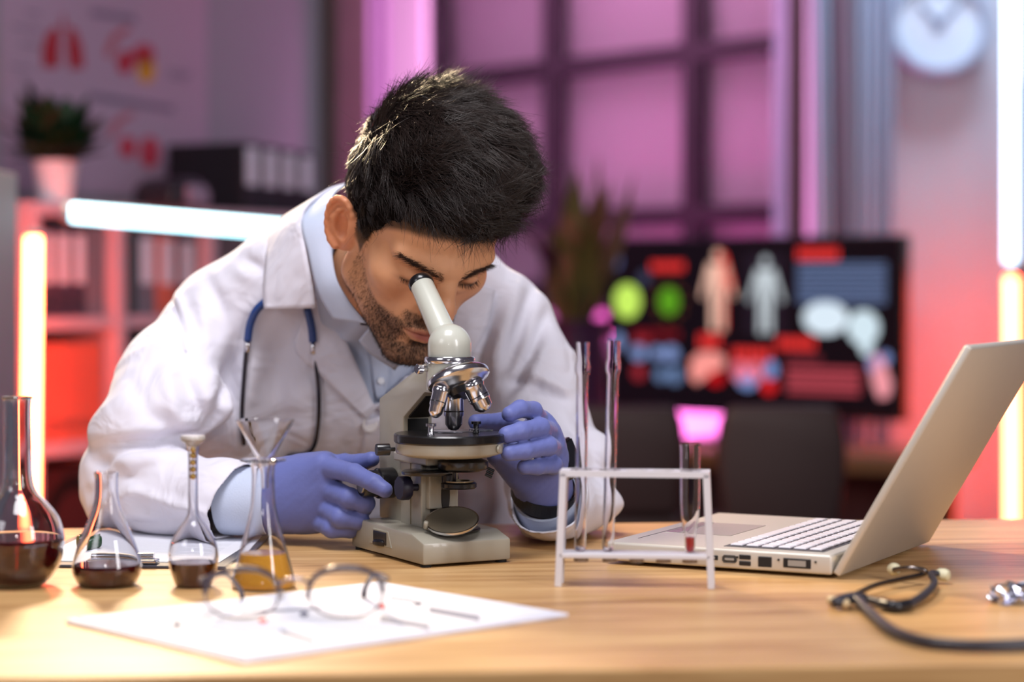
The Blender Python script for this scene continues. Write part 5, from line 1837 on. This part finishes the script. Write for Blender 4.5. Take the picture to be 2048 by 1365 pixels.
# tuft standing up at the crown
NT_ = 500
rt = np.stack([0.014 * rs.randn(NT_) - 0.016, -0.052 + 0.012 * rs.randn(NT_), 0.148 + 0.004 * rs.randn(NT_)], 1)
dt = unit(np.stack([-0.25 + 0.22 * rs.randn(NT_), -0.6 + 0.25 * rs.randn(NT_), 0.65 + 0.2 * rs.randn(NT_)], 1))
Vt, Ft = strands(rt, dt, np.stack([-0.35 + 0.2 * rs.randn(NT_), 0.2 * rs.randn(NT_), -0.15 + 0.2 * rs.randn(NT_)], 1), 0.016 + 0.018 * rs.rand(NT_), 0.0003, 5, 3)
n0, n1, n2 = len(Vs), len(Vs) + len(Vf), len(Vs) + len(Vf) + len(Vy)
o = part('hair_strands', np_mesh('hair_strands', h2w(np.concatenate([Vs, Vf, Vy, Vt])), np.concatenate([Fs, Ff + n0, Fy + n1, Ft + n2])), m_hair)
o['kind'] = 'stuff'
# beard
bw_ = beard_mask(Vh)
dens = np.clip(0.22 + sstep(0.035, 0.066, Vh[:, 1]) * 1.0, 0, 1.25)
Pb, fb = tri_sample(Vh, Fh, 9500, bw_ ** 1.5 * dens)
Nb = Nh[fb]
fl2 = np.array([0, 0.15, -0.9]) + 0.5 * rs.randn(len(Pb), 3)
db_ = unit(unit(fl2 - Nb * (fl2 * Nb).sum(1)[:, None]) + 0.55 * Nb)
Vq, Fq2 = strands(Pb, db_, 0.25 * rs.randn(len(Pb), 3), 0.0025 + 0.0038 * rs.rand(len(Pb)), 0.00014, 2, 3)
o = part('beard', np_mesh('beard', h2w(Vq), Fq2), M('beard_hair', (42, 30, 26), 0.5))
o['kind'] = 'stuff'


# eyebrows and lashes
def surf_pt(P):
    """push a head-local point out along y until it leaves the head"""
    out = []
    bvh = HBVH
    for p in P:
        h = bvh.ray_cast(Vector((p[0], 0.2, p[2])), Vector((0, -1, 0)))
        out.append(h[0] if h[0] is not None else Vector(p))
    return np.array(out)


HBVH = BVHTree.FromPolygons([tuple(v) for v in Vh], [tuple(f) for f in Fh])
for s in (-1, 1):
    n = 520
    t = rs.rand(n)
    xb = s * (0.008 + 0.047 * t)
    zb_ = (0.0245 + 0.0130 * t if s > 0 else 0.0270 + 0.0030 * np.sin(t * 3.0)) + (0.0030 * rs.randn(n)) * (1 - 0.7 * t)
    R_ = surf_pt(np.stack([xb, 0 * xb, zb_], 1))
    d_ = unit(np.stack([s * (0.55 + 0.5 * t), 0.35 + 0 * t, 0.55 - 0.75 * t], 1) + 0.2 * rs.randn(n, 3))
    Ve, Fe = strands(R_ - np.array([0, 0.001, 0]), d_, np.stack([s * 0.25 + 0 * t, -0.3 + 0 * t, -0.15 + 0 * t], 1), 0.005 + 0.005 * rs.rand(n), 0.00019, 3, 3)
    part('eyebrow', np_mesh('eyebrow', h2w(Ve), Fe), M('brow_hair', (56, 40, 33), 0.7, spec=0.2))
    n = 60
    t = rs.rand(n)
    xb = s * (0.0325 - 0.013 + 0.027 * t)
    R_ = surf_pt(np.stack([xb, 0 * xb, 0.0075 - 0.002 * np.sin(t * 3.14)], 1))
    d_ = unit(np.stack([s * (t - 0.4) * 0.9, 0.8 + 0 * t, -0.55 + 0 * t], 1) + 0.08 * rs.randn(n, 3))
    Ve, Fe = strands(R_ - np.array([0, 0.0006, 0]), d_, np.stack([0 * t, 0 * t, 0.3 + 0 * t], 1), 0.007 + 0.002 * rs.rand(n), 0.00022, 3, 3)
    part('eyelashes', np_mesh('eyelashes', h2w(Ve), Fe), m_hair)
# ------------------------------------------------------------------ lab coat
cv = Vol((-0.58, 2.37, 0.47), (0.18, 3.13, 1.16), 0.0039)
cv.ell((-0.195, 2.745, 0.965), (0.198, 0.122, 0.160), 0.02)
cv.ell((-0.185, 2.86, 0.80), (0.185, 0.130, 0.18), 0.06)
cv.ell((-0.17, 2.95, 0.64), (0.20, 0.155, 0.17), 0.06)
cv.ell((-0.20, 2.76, 1.03), (0.165, 0.095, 0.085), 0.05)
cv.chain([(-0.370, 2.690, 0.985), (-0.285, 2.672, 1.050), (-0.205, 2.690, 1.070), (-0.070, 2.670, 1.036), (-0.020, 2.675, 0.988)], [0.068, 0.062, 0.056, 0.062, 0.070], 0.035)
arm_l = [np.array([-0.372, 2.690, 0.985]), W(338, 760, 2.625), W(285, 855, 2.560), W(330, 985, 2.53), W(440, 1000, 2.475), W(530, 1004, 2.455)]
cv.chain(arm_l[:3], [0.066, 0.060, 0.054], 0.022)
cv.ell(W(385, 805, 2.575), (0.050, 0.045, 0.042), 0.03)
cv.ell(W(246, 868, 2.575), (0.040, 0.040, 0.028), 0.03)
arm_r = [np.array([-0.018, 2.675, 0.990]), W(1062, 760, 2.63), W(1112, 940, 2.585), W(1112, 988, 2.56), W(1108, 1012, 2.49), W(1092, 1000, 2.425)]
cv.chain(arm_r, [0.068, 0.058, 0.058, 0.055, 0.045, 0.044], 0.022)
cv.ell(W(452, 740, 2.69), (0.060, 0.055, 0.13), 0.04)
cv.ell(W(470, 860, 2.70), (0.055, 0.05, 0.10), 0.04)
cv.ell(W(1010, 760, 2.68), (0.05, 0.05, 0.11), 0.04)
# crumpled arm folds, swept round the sleeves
for (px, py, d, r) in ((1165, 900, 2.56, 0.022), (1180, 1010, 2.53, 0.026)):
    cv.ell(W(px, py, d), (r * 1.6, r, r * 0.8), 0.03)
# the forearm sleeve meets the upper sleeve in a sharp crease
fa = Vol.__new__(Vol)
fa.lo, fa.h, fa.n, fa.ax = cv.lo, cv.h, cv.n, cv.ax
fa.f = np.full(cv.n, 0.3, np.float32)
fa.chain([W(242, 962, 2.575), arm_l[3], arm_l[4], arm_l[5]], [0.050, 0.051, 0.044, 0.043], 0.02)
fa.ell(W(216, 935, 2.59), (0.028, 0.04, 0.036), 0.02)
fa.ell(W(222, 1005, 2.58), (0.030, 0.04, 0.030), 0.02)
fa.ell(W(300, 950, 2.515), (0.045, 0.03, 0.030), 0.02)
cv.merge(fa.f, 0.007)
# rests on the table
tabn = np.array([-math.sin(TYAW), math.cos(TYAW)])


def tabfn(X, Y, Z):
    e = (X * tabn[0] + (Y - 2.15) * tabn[1]) - 0.507
    return np.maximum(np.maximum(Z - (TZ + 0.0045), TZ - 0.035 - Z), e)


cv.put(tabfn, (-1, 2.3, 0.6), (1, 2.70, 0.77), 0.004, 's')
Vc, Fc = cv.mesh()
Vc = relax(Vc, Fc, 2, 0.4)
Nc = vnorm(Vc, Fc)
pc = proj(Vc)
facing = np.clip(-((Vc - np.array(CAM)) * Nc).sum(1) / np.linalg.norm(Vc - np.array(CAM), axis=1) * 1.6 + 0.35, 0, 1)


def seg_dist(p, line_):
    best = np.full(len(p), 1e9)
    along = np.zeros(len(p))
    tot = 0
    L = np.array(line_, float)
    ls = np.linalg.norm(np.diff(L, axis=0), axis=1)
    for i in range(len(L) - 1):
        a, b = L[i], L[i + 1]
        t = np.clip(((p - a) @ (b - a)) / ((b - a) @ (b - a)), 0, 1)
        d = np.linalg.norm(p - a - t[:, None] * (b - a), axis=1)
        m = d < best
        best[m] = d[m]
        along[m] = (tot + t[m] * ls[i]) / ls.sum()
        tot += ls[i]
    return best, along


# cloth folds as strokes: polyline seen from the front, depth in mm (minus is a crease), half width in px
strokes = [
    ([(440, 836), (400, 868), (311, 884), (200, 892)], -14, 11), ([(300, 930), (260, 950), (200, 955)], -9, 10), ([(330, 915), (290, 935), (240, 945)], 6, 10),
    ([(470, 690), (458, 780), (436, 846)], -20, 16), ([(505, 700), (495, 800), (470, 880)], 7, 22),
    ([(365, 740), (395, 812), (425, 850)], -9, 14), ([(330, 740), (350, 830), (390, 862)], 7, 16),
    ([(262, 760), (300, 830), (360, 868)], -5, 14), 
    ([(323, 552), (346, 610), (366, 665), (380, 730)], -4, 6), ([(335, 548), (358, 606), (378, 660)], 4, 8),
    ([(483, 515), (512, 530), (530, 548)], -6, 11), ([(470, 540), (505, 560)], 4, 12), ([(414, 555), (436, 600), (452, 650)], -6, 13), ([(392, 590), (410, 650), (420, 700)], 4, 12),
    ([(254, 978), (340, 1008), (440, 1036)], 6, 10), ([(246, 1000), (330, 1035), (420, 1052)], -4, 12), ([(190, 925), (250, 940), (330, 925)], -6, 10), ([(178, 985), (230, 970), (300, 950)], -5, 10),
    ([(185, 1015), (225, 1005), (270, 985)], 4, 9), ([(200, 1045), (290, 1052), (350, 1048)], -5, 9),
    ([(1068, 560), (1045, 640), (1012, 742)], -9, 13), ([(1040, 560), (1010, 650), (985, 730)], 6, 15), ([(1095, 625), (1066, 700), (1022, 785)], -10, 12), ([(1090, 690), (1060, 760), (1020, 810)], 6, 13),
    ([(990, 590), (968, 690), (952, 800)], -8, 14), ([(1005, 762), (1060, 772), (1140, 800)], -8, 11), ([(1060, 745), (1110, 770), (1160, 800)], 5, 12), ([(1150, 830), (1185, 900), (1190, 960)], -5, 12), ([(1120, 830), (1160, 880), (1175, 960)], 4, 12),
    ([(560, 660), (552, 760), (566, 900)], -4, 22), ([(600, 780), (610, 900), (640, 1000)], 4, 24), ([(690, 880), (700, 960), (690, 1050)], -5, 18), ([(920, 930), (935, 1000), (940, 1050)], -6, 18), ([(970, 950), (985, 1010), (1000, 1060)], 5, 16),
    ([(640, 660), (672, 740), (725, 850)], 3, 16),
]
disp = np.zeros(len(Vc))
for line_, amp, hw in strokes:
    d, al = seg_dist(pc, line_)
    disp += amp * 0.0013 * np.exp(-(d / (hw * 1.15)) ** 2) * np.sin(np.pi * np.clip(al * 0.9 + 0.05, 0, 1)) ** 0.6
nz = np.sin(Vc @ np.array([42., 25, 60]) + 2.2 * np.sin(Vc @ np.array([-25., 30, 38]))) * np.sin(Vc @ np.array([-33., 20, 47]) + 1)
tocam = unit(np.array(CAM) - Vc)
Vc = Vc + unit(Nc * 0.8 + tocam) * (disp * facing)[:, None] + Nc * (0.0016 * nz)[:, None]
inside_t = (Vc[:, 0] * tabn[0] + (Vc[:, 1] - 2.15) * tabn[1] < 0.507) & (Vc[:, 2] > TZ - 0.036)
Vc[:, 2] = np.where(inside_t, np.maximum(Vc[:, 2], TZ + 0.0055), Vc[:, 2])
Vc = relax(Vc, Fc, 1, 0.3)


# openings: neck and V, cuffs
def in_poly(p, poly):
    x, y = p[:, 0], p[:, 1]
    r = np.zeros(len(p), bool)
    n = len(poly)
    for i in range(n):
        x0, y0 = poly[i]
        x1, y1 = poly[(i + 1) % n]
        c = ((y0 > y) != (y1 > y)) & (x < (x1 - x0) * (y - y0) / (y1 - y0 + 1e-12) + x0)
        r ^= c
    return r


pc = proj(Vc)
V_OPEN = [(612, 440), (630, 560), (668, 634), (712, 722), (748, 812), (790, 770), (860, 715), (900, 640), (905, 560), (880, 470), (760, 400), (690, 380)]
cut = in_poly(pc, V_OPEN) & (Vc[:, 1] < 2.80)
cut |= np.linalg.norm((Vc - np.array([-0.195, 2.665, 1.10])) * np.array([1, 1, 0.8]), axis=1) < 0.066
axc = unit((arm_l[5] - arm_l[3])[None])[0]
cuffl = W(472, 1003, 2.465)
HC = 0.0039


def trim_plane(V, c, n, near, cut):
    """cut cloth beyond a plane, with a clean straight edge"""
    n = n / np.linalg.norm(n)
    t = (V - c) @ n
    edge = near & (t > 0) & (t < HC * 1.5)
    V = np.where(edge[:, None], V - t[:, None] * n, V)
    return V, cut | (near & (t >= HC * 1.5))


nearl = (np.linalg.norm(Vc - cuffl - np.outer((Vc - cuffl) @ axc, axc), axis=1) < 0.075) & (Vc[:, 1] < 2.60) & (Vc[:, 0] > cuffl[0] - 0.08)
Vc, cut = trim_plane(Vc, cuffl, axc + np.array([0, 0, 0.30]) * -1.0, nearl, cut)
axd = unit((arm_r[5] - arm_r[3])[None])[0]
cuffr = W(1094, 1006, 2.445)
tt_ = (Vc - cuffr) @ axd
Vc, cut = trim_plane(Vc, cuffr, axd * 0.55 + np.array([-0.12, 0, 0.85]), (np.linalg.norm(Vc - cuffr - np.outer(tt_, axd), axis=1) < 0.09) & (Vc[:, 1] < 2.512), cut)
V2, F2, used = keep_faces(Vc, Fc, ~cut)
m_coat = M('white_cotton', (216, 214, 226), 0.85, bump=0.55, bscale=13, bdist=0.012, bdet=2, bdistort=1.6, sheen=0.15, spec=0.25)
coat = part('lab_coat', np_mesh('lab_coat', V2, F2), m_coat)
sd = coat.modifiers.new('cloth', 'SOLIDIFY')
sd.thickness = 0.0022
sd.offset = -1
CBVH = BVHTree.FromPolygons([tuple(v) for v in Vc], [tuple(f) for f in Fc])


def on_coat(px, py, off):
    d = (at(px, py, 2.0) - CAM).normalized()
    h = CBVH.ray_cast(CAM, d)
    if h[0] is None:
        return None
    return np.array(h[0] - d * off)


# ---- shirt under the coat
sv = Vol((-0.42, 2.5, 0.70), (0.06, 2.95, 1.16), 0.006)
sv.ell((-0.195, 2.745, 0.965), (0.186, 0.112, 0.150), 0.02)
sv.ell((-0.185, 2.86, 0.80), (0.17, 0.118, 0.17), 0.06)
sv.chain([(-0.34, 2.700, 0.985), (-0.285, 2.682, 1.040), (-0.205, 2.690, 1.050), (-0.070, 2.680, 1.020), (-0.05, 2.685, 0.985)], [0.050, 0.050, 0.052, 0.050, 0.05], 0.035)
sv.cone(NECK_A + np.array([0, 0.01, -0.02]), NECK_A * 0.45 + NECK_B * 0.55, 0.066, 0.062, 0.03)
Vt_, Ft_ = sv.mesh()
Vt_ = relax(Vt_, Ft_, 2, 0.5)
Nt_ = vnorm(Vt_, Ft_)
Vt_ = Vt_ + Nt_ * (0.0022 * np.sin(Vt_ @ np.array([70., 30, -90]) + 1.5 * np.sin(Vt_ @ np.array([-40., 20, 50]))))[:, None]
nk = unit((NECK_B - NECK_A)[None])[0]
mcut = (Vt_ - (NECK_A * 0.48 + NECK_B * 0.52)) @ nk < 0
V3, F3, _ = keep_faces(Vt_, Ft_, mcut)
m_shirt = M('pale_blue_cotton', (184, 194, 216), 0.8, bump=0.2, bscale=600, sheen=0.1, spec=0.3)
shirt = part('shirt', np_mesh('shirt', V3, F3), m_shirt)
SBVH = BVHTree.FromPolygons([tuple(v) for v in Vt_], [tuple(f) for f in Ft_])


def loft(name, A, B, mat, n=24, m=8, th=0.003, bulge=0.0, onto=None, off=0.004, parent=None):
    """cloth panel between two edge lines of frame points (px, py, depth or None to lie on the garment)"""
    def line_(L):
        L2 = catmull([(p[0], p[1], p[2] if p[2] is not None else 0) for p in L], 8)
        L2 = np.array(L2)
        return np.stack([np.interp(np.linspace(0, 1, n), np.linspace(0, 1, len(L2)), L2[:, i]) for i in range(3)], 1)
    a, b = line_(A), line_(B)
    verts = []
    for j in range(m + 1):
        t = j / m
        for i in range(n):
            px, py, d = a[i] * (1 - t) + b[i] * t
            p = None
            if onto is not None:
                dr = (at(px, py, 2.0) - CAM).normalized()
                h = onto.ray_cast(CAM, dr)
                if h[0] is not None:
                    p = np.array(h[0] - dr * off)
            if p is None:
                p = W(px, py, d if d > 1 else 2.6)
            p = p + (np.array(CAM) - p) / np.linalg.norm(np.array(CAM) - p) * bulge * math.sin(math.pi * t)
            verts.append(p)
    faces = [(j * n + i, j * n + i + 1, (j + 1) * n + i + 1, (j + 1) * n + i) for j in range(m) for i in range(n - 1)]
    V = np.array(verts)
    if onto is not None:
        G = V.reshape(m + 1, n, 3)
        for _ in range(6):
            H = G.copy()
            H[1:-1, 1:-1] = (G[:-2, 1:-1] + G[2:, 1:-1] + G[1:-1, :-2] + G[1:-1, 2:]) / 4
            G = np.where((H - np.array(CAM)).__pow__(2).sum(-1, keepdims=True) < (G - np.array(CAM)).__pow__(2).sum(-1, keepdims=True) + 0.02, H, G)
        V = G.reshape(-1, 3)
    me = mesh_from(name, V, faces)
    sm(me)
    o = part(name, me, mat, parent=parent)
    md = o.modifiers.new('cloth', 'SOLIDIFY')
    md.thickness = th
    md.offset = 0
    return o


# coat collar and lapels
loft('coat_collar', [(694, 368, 2.655), (650, 384, 2.625), (606, 428, 2.575), (612, 500, 2.550), (624, 560, 2.545), (632, 616, 2.550)],
     [(640, 395, 2.70), (572, 432, 2.68), (540, 468, 2.640), (532, 530, 2.605), (528, 580, 2.590), (530, 618, 2.585)], m_coat, 30, 10, 0.004, 0.006)
loft('lapel', [(632, 600, 2.54), (668, 637, 2.54), (712, 725, 2.54), (750, 818, 2.56)], [(606, 640, 2.55), (590, 700, 2.56), (640, 750, 2.57), (733, 838, 2.57)], m_coat, 24, 8, 0.003, 0.002, CBVH, 0.006)
loft('lapel', [(905, 560, 2.54), (895, 640, 2.54), (850, 725, 2.54), (756, 818, 2.56)], [(990, 580, 2.55), (968, 668, 2.56), (905, 745, 2.57), (775, 830, 2.57)], m_coat, 24, 8, 0.003, 0.002, CBVH, 0.006)
# shirt collar and placket
loft('shirt_collar', [(700, 366, 2.66), (668, 390, 2.60), (664, 440, 2.560), (664, 500, 2.538), (674, 560, 2.515), (702, 608, 2.505), (735, 648, 2.50)],
     [(690, 372, 2.66), (645, 392, 2.625), (604, 440, 2.570), (618, 510, 2.545), (632, 570, 2.535), (648, 606, 2.530), (667, 637, 2.525)], m_shirt, 34, 8, 0.003, 0.004)
loft('shirt_collar', [(742, 652, 2.515), (775, 672, 2.53), (830, 690, 2.54)], [(718, 680, 2.535), (740, 706, 2.545), (790, 740, 2.56)], m_shirt, 16, 6, 0.003, 0.003)
loft('placket', [(735, 660, 2.56), (742, 720, 2.56), (752, 800, 2.58)], [(778, 672, 2.56), (780, 725, 2.56), (772, 800, 2.58)], m_shirt, 16, 5, 0.0022, 0.0, SBVH, 0.003)
for (px, py) in ((741, 692), (762, 762)):
    p = None
    dr = (at(px, py, 2.0) - CAM).normalized()
    h = SBVH.ray_cast(CAM, dr)
    if h[0] is not None:
        o = part('shirt_button', cyl_me(0.0045, 0.002, 18, 0.0006), M('pearl_button', (220, 224, 232), 0.3), parent=shirt)
        align(o, h[0] - dr * 0.005, -dr)
for (px, py) in ((740, 850),):
    p = on_coat(px, py, 0.003)
    o = part('coat_button', lathe_me([(0, 0), (0.0085, 0), (0.0095, 0.001), (0.0095, 0.0025), (0.0075, 0.003), (0.0065, 0.002), (0, 0.002)], 24), M('coat_button', (214, 208, 206), 0.3), parent=coat)
    align(o, Vector(p), CAM - Vector(p))
# coat front edge below the lapel, and a chest pocket seam
loft('front_placket', [(733, 838, 2.6), (722, 930, 2.6), (712, 1040, 2.6)], [(778, 830, 2.6), (776, 930, 2.6), (770, 1040, 2.6)], m_coat, 20, 5, 0.003, 0.0, CBVH, 0.0035)
# shoulder seam
sp_ = [on_coat(px, py, 0.0008) for px, py in catmull([(327, 560), (336, 585), (350, 625), (362, 665), (372, 705)], 5)]
part('shoulder_seam', tube_me([p for p in sp_ if p is not None], 0.0012, 6), m_coat, parent=coat)


# ---- shirt cuffs
def cuff(name, a, b, ra, rb, mat, flat=1.0, th=0.003):
    a, b = Vector(a), Vector(b)
    L = (b - a).length
    prof = [(ra, 0), (ra * 1.02, L * 0.3), (rb * 1.02, L * 0.75), (rb, L), (rb - th, L), (rb - th, L * 0.7), (ra - th, 0)]
    o = part(name, lathe_me(prof, 40, True), mat)
    align(o, a - Vector(person.location) + Vector(person.location), b - a)
    o.location = a - Vector(person.location)
    o.scale = (1, flat, 1)
    return o


cuff('shirt_cuff', W(450, 1002, 2.478), W(540, 1002, 2.462), 0.0395, 0.0385, m_shirt)
cuff('shirt_cuff', W(1102, 1022, 2.476), W(1091, 986, 2.444), 0.0395, 0.0385, m_shirt)

# ---- trousers, shoes and stool
tv_ = Vol((-0.45, 2.36, 0.03), (0.12, 3.16, 0.76), 0.009)
tv_.ell((-0.17, 2.96, 0.63), (0.165, 0.135, 0.125), 0.04)
for s in (-1, 1):
    tv_.chain([(-0.17 + s * 0.085, 2.93, 0.60), (-0.17 + s * 0.12, 2.50, 0.57), (-0.17 + s * 0.12, 2.60, 0.10)], [0.082, 0.064, 0.055], 0.03)
Vp, Fp = tv_.mesh()
part('trousers', np_mesh('trousers', Vp, Fp), M('dark_trousers', (44, 46, 58), 0.85))
for s in (-1, 1):
    b_ = Vol((-0.25, -0.22, -0.01), (0.25, 0.14, 0.16), 0.006)
    b_.cone((0, 0.04, 0.045), (0, -0.13, 0.038), 0.045, 0.038, 0.02)
    b_.cone((0, 0.03, 0.06), (0, 0.03, 0.10), 0.045, 0.042, 0.02)
    b_.put(lambda X, Y, Z: Z + 0 * X + 0 * Y - 0.002, (-1, -1, -1), (1, 1, 0.01), 0.004, 's')
    Vx, Fx = b_.mesh()
    part('shoe', np_mesh('shoe', Vx + np.array([-0.17 + s * 0.12, 2.60, 0.0]), Fx), M('black_shoe', (24, 22, 22), 0.4))
stool = thing('stool', 'round black laboratory stool under the seated man', 'stool', (-0.17, 2.98, 0))
obj('seat', cyl_me(0.18, 0.05, 40, 0.012), M('stool_vinyl', (24, 24, 28), 0.5), stool, loc=(0, 0, 0.405))
obj('column', cyl_me(0.028, 0.36, 20), m_chr, stool, loc=(0, 0, 0.05))
for k_ in range(5):
    q = 2 * math.pi * k_ / 5 + 0.3
    obj('leg', xf(box_me(0, 0.26, -0.018, 0.018, 0.0, 0.05, 0.006), Matrix.Rotation(q, 4, 'Z')), m_chr, stool)

# ------------------------------------------------------------------ stethoscope round the neck
stn = thing('stethoscope', 'stethoscope with blue tubing hanging on the white lab coat', 'stethoscope', at(530, 620, 2.55))


def coat_path(pts, off):
    out = []
    for px, py in pts:
        p = on_coat(px, py, off)
        out.append(Vector(p) - stn.location if p is not None else at(px, py, 2.58) - stn.location)
    return out


m_blue = M('blue_rubber', (30, 62, 124), 0.35, coat=0.2)
m_dk = M('dark_chrome', (70, 68, 76), 0.2, 0.9)
pl_ = coat_path([(530, 604), (512, 622), (500, 650), (495, 682)], 0.008)
obj('blue_tube', tube_me(catmull(pl_, 8), 0.0049, 14), m_blue, stn)
obj('blue_tube', tube_me(catmull(coat_path([(614, 618), (620, 640), (624, 662), (626, 684)], 0.012), 8), 0.0049, 14), m_blue, stn)
obj('ear_tube', tube_me(catmull(coat_path([(495, 676), (490, 730), (485, 800), (484, 850), (488, 890)], 0.006), 8), 0.0027, 12), m_dk, stn)
obj('ear_tube', tube_me(catmull(coat_path([(626, 676), (631, 720), (637, 780), (637, 840), (629, 890), (612, 908), (575, 914)], 0.006), 8), 0.0027, 12), m_dk, stn)
for (px, py) in ((495, 690), (627, 694)):
    p = coat_path([(px, py - 10), (px, py + 14)], 0.006)
    obj('ferrule', tube_me(p, 0.0042, 14), m_chr, stn)

# ------------------------------------------------------------------ smart watch
wc = Vector(W(1090, 978, 2.440))
wax = Vector(axr).normalized()
sw = thing('smart_watch', 'black smart watch on the wrist beside the rack', 'watch', wc)
xax = (Vector((1, -0.25, 0.05)) - wax * wax.dot(Vector((1, -0.25, 0.05)))).normalized()
yax = wax.cross(xax)
Rm_ = Matrix((xax, yax, wax)).transposed().to_4x4()
wl2 = Vector((0.40, 0.10, -0.91)).normalized()
wn2 = (Vector((0.80, -0.48, 0.36)) - wl2 * wl2.dot(Vector((0.80, -0.48, 0.36)))).normalized()
wcase = Vector(W(1136, 918, 2.412)) - wc
Rc_ = Matrix.Translation(wcase) @ Matrix((wn2, wl2.cross(wn2), wl2)).transposed().to_4x4()
band = []
for q in range(40):
    a = 2 * math.pi * q / 40
    band.append((0.0365 * math.cos(a), 0.0345 * math.sin(a)))
bv_, bf_ = [], []
for (r_, z_) in ((1.0, -0.010), (1.06, -0.010), (1.06, 0.010), (1.0, 0.010)):
    for (bx_, by_) in band:
        bv_.append((bx_ * r_, by_ * r_, z_))
for j in range(4):
    for i in range(40):
        bf_.append((j * 40 + i, j * 40 + (i + 1) % 40, ((j + 1) % 4) * 40 + (i + 1) % 40, ((j + 1) % 4) * 40 + i))
obj('strap', xf(mesh_from('strap', bv_, bf_), Rm_), M('watch_strap', (20, 20, 22), 0.5), sw)
cs = obj('case', xf(box_me(-0.006, 0.006, -0.018, 0.018, -0.0215, 0.0215, 0.0045, 3), Rc_), M('watch_case', (16, 16, 18), 0.18, coat=0.5), sw)
smooth_by_angle(cs.data)
obj('watch_glass', xf(box_me(0.0055, 0.0068, -0.0155, 0.0155, -0.0185, 0.0185, 0.001, 2), Rc_), M('watch_glass', (8, 10, 12), 0.05, coat=1), sw)
obj('crown', xf(xf(cyl_me(0.0035, 0.003, 16), Matrix.Translation((0, 0, 0.006)) @ Matrix.Rotation(-math.pi / 2 if (wl2.cross(wn2)).y > 0 else math.pi / 2, 4, 'X') @ Matrix.Translation((0, 0, 0.0175))), Rc_), m_dk, sw)
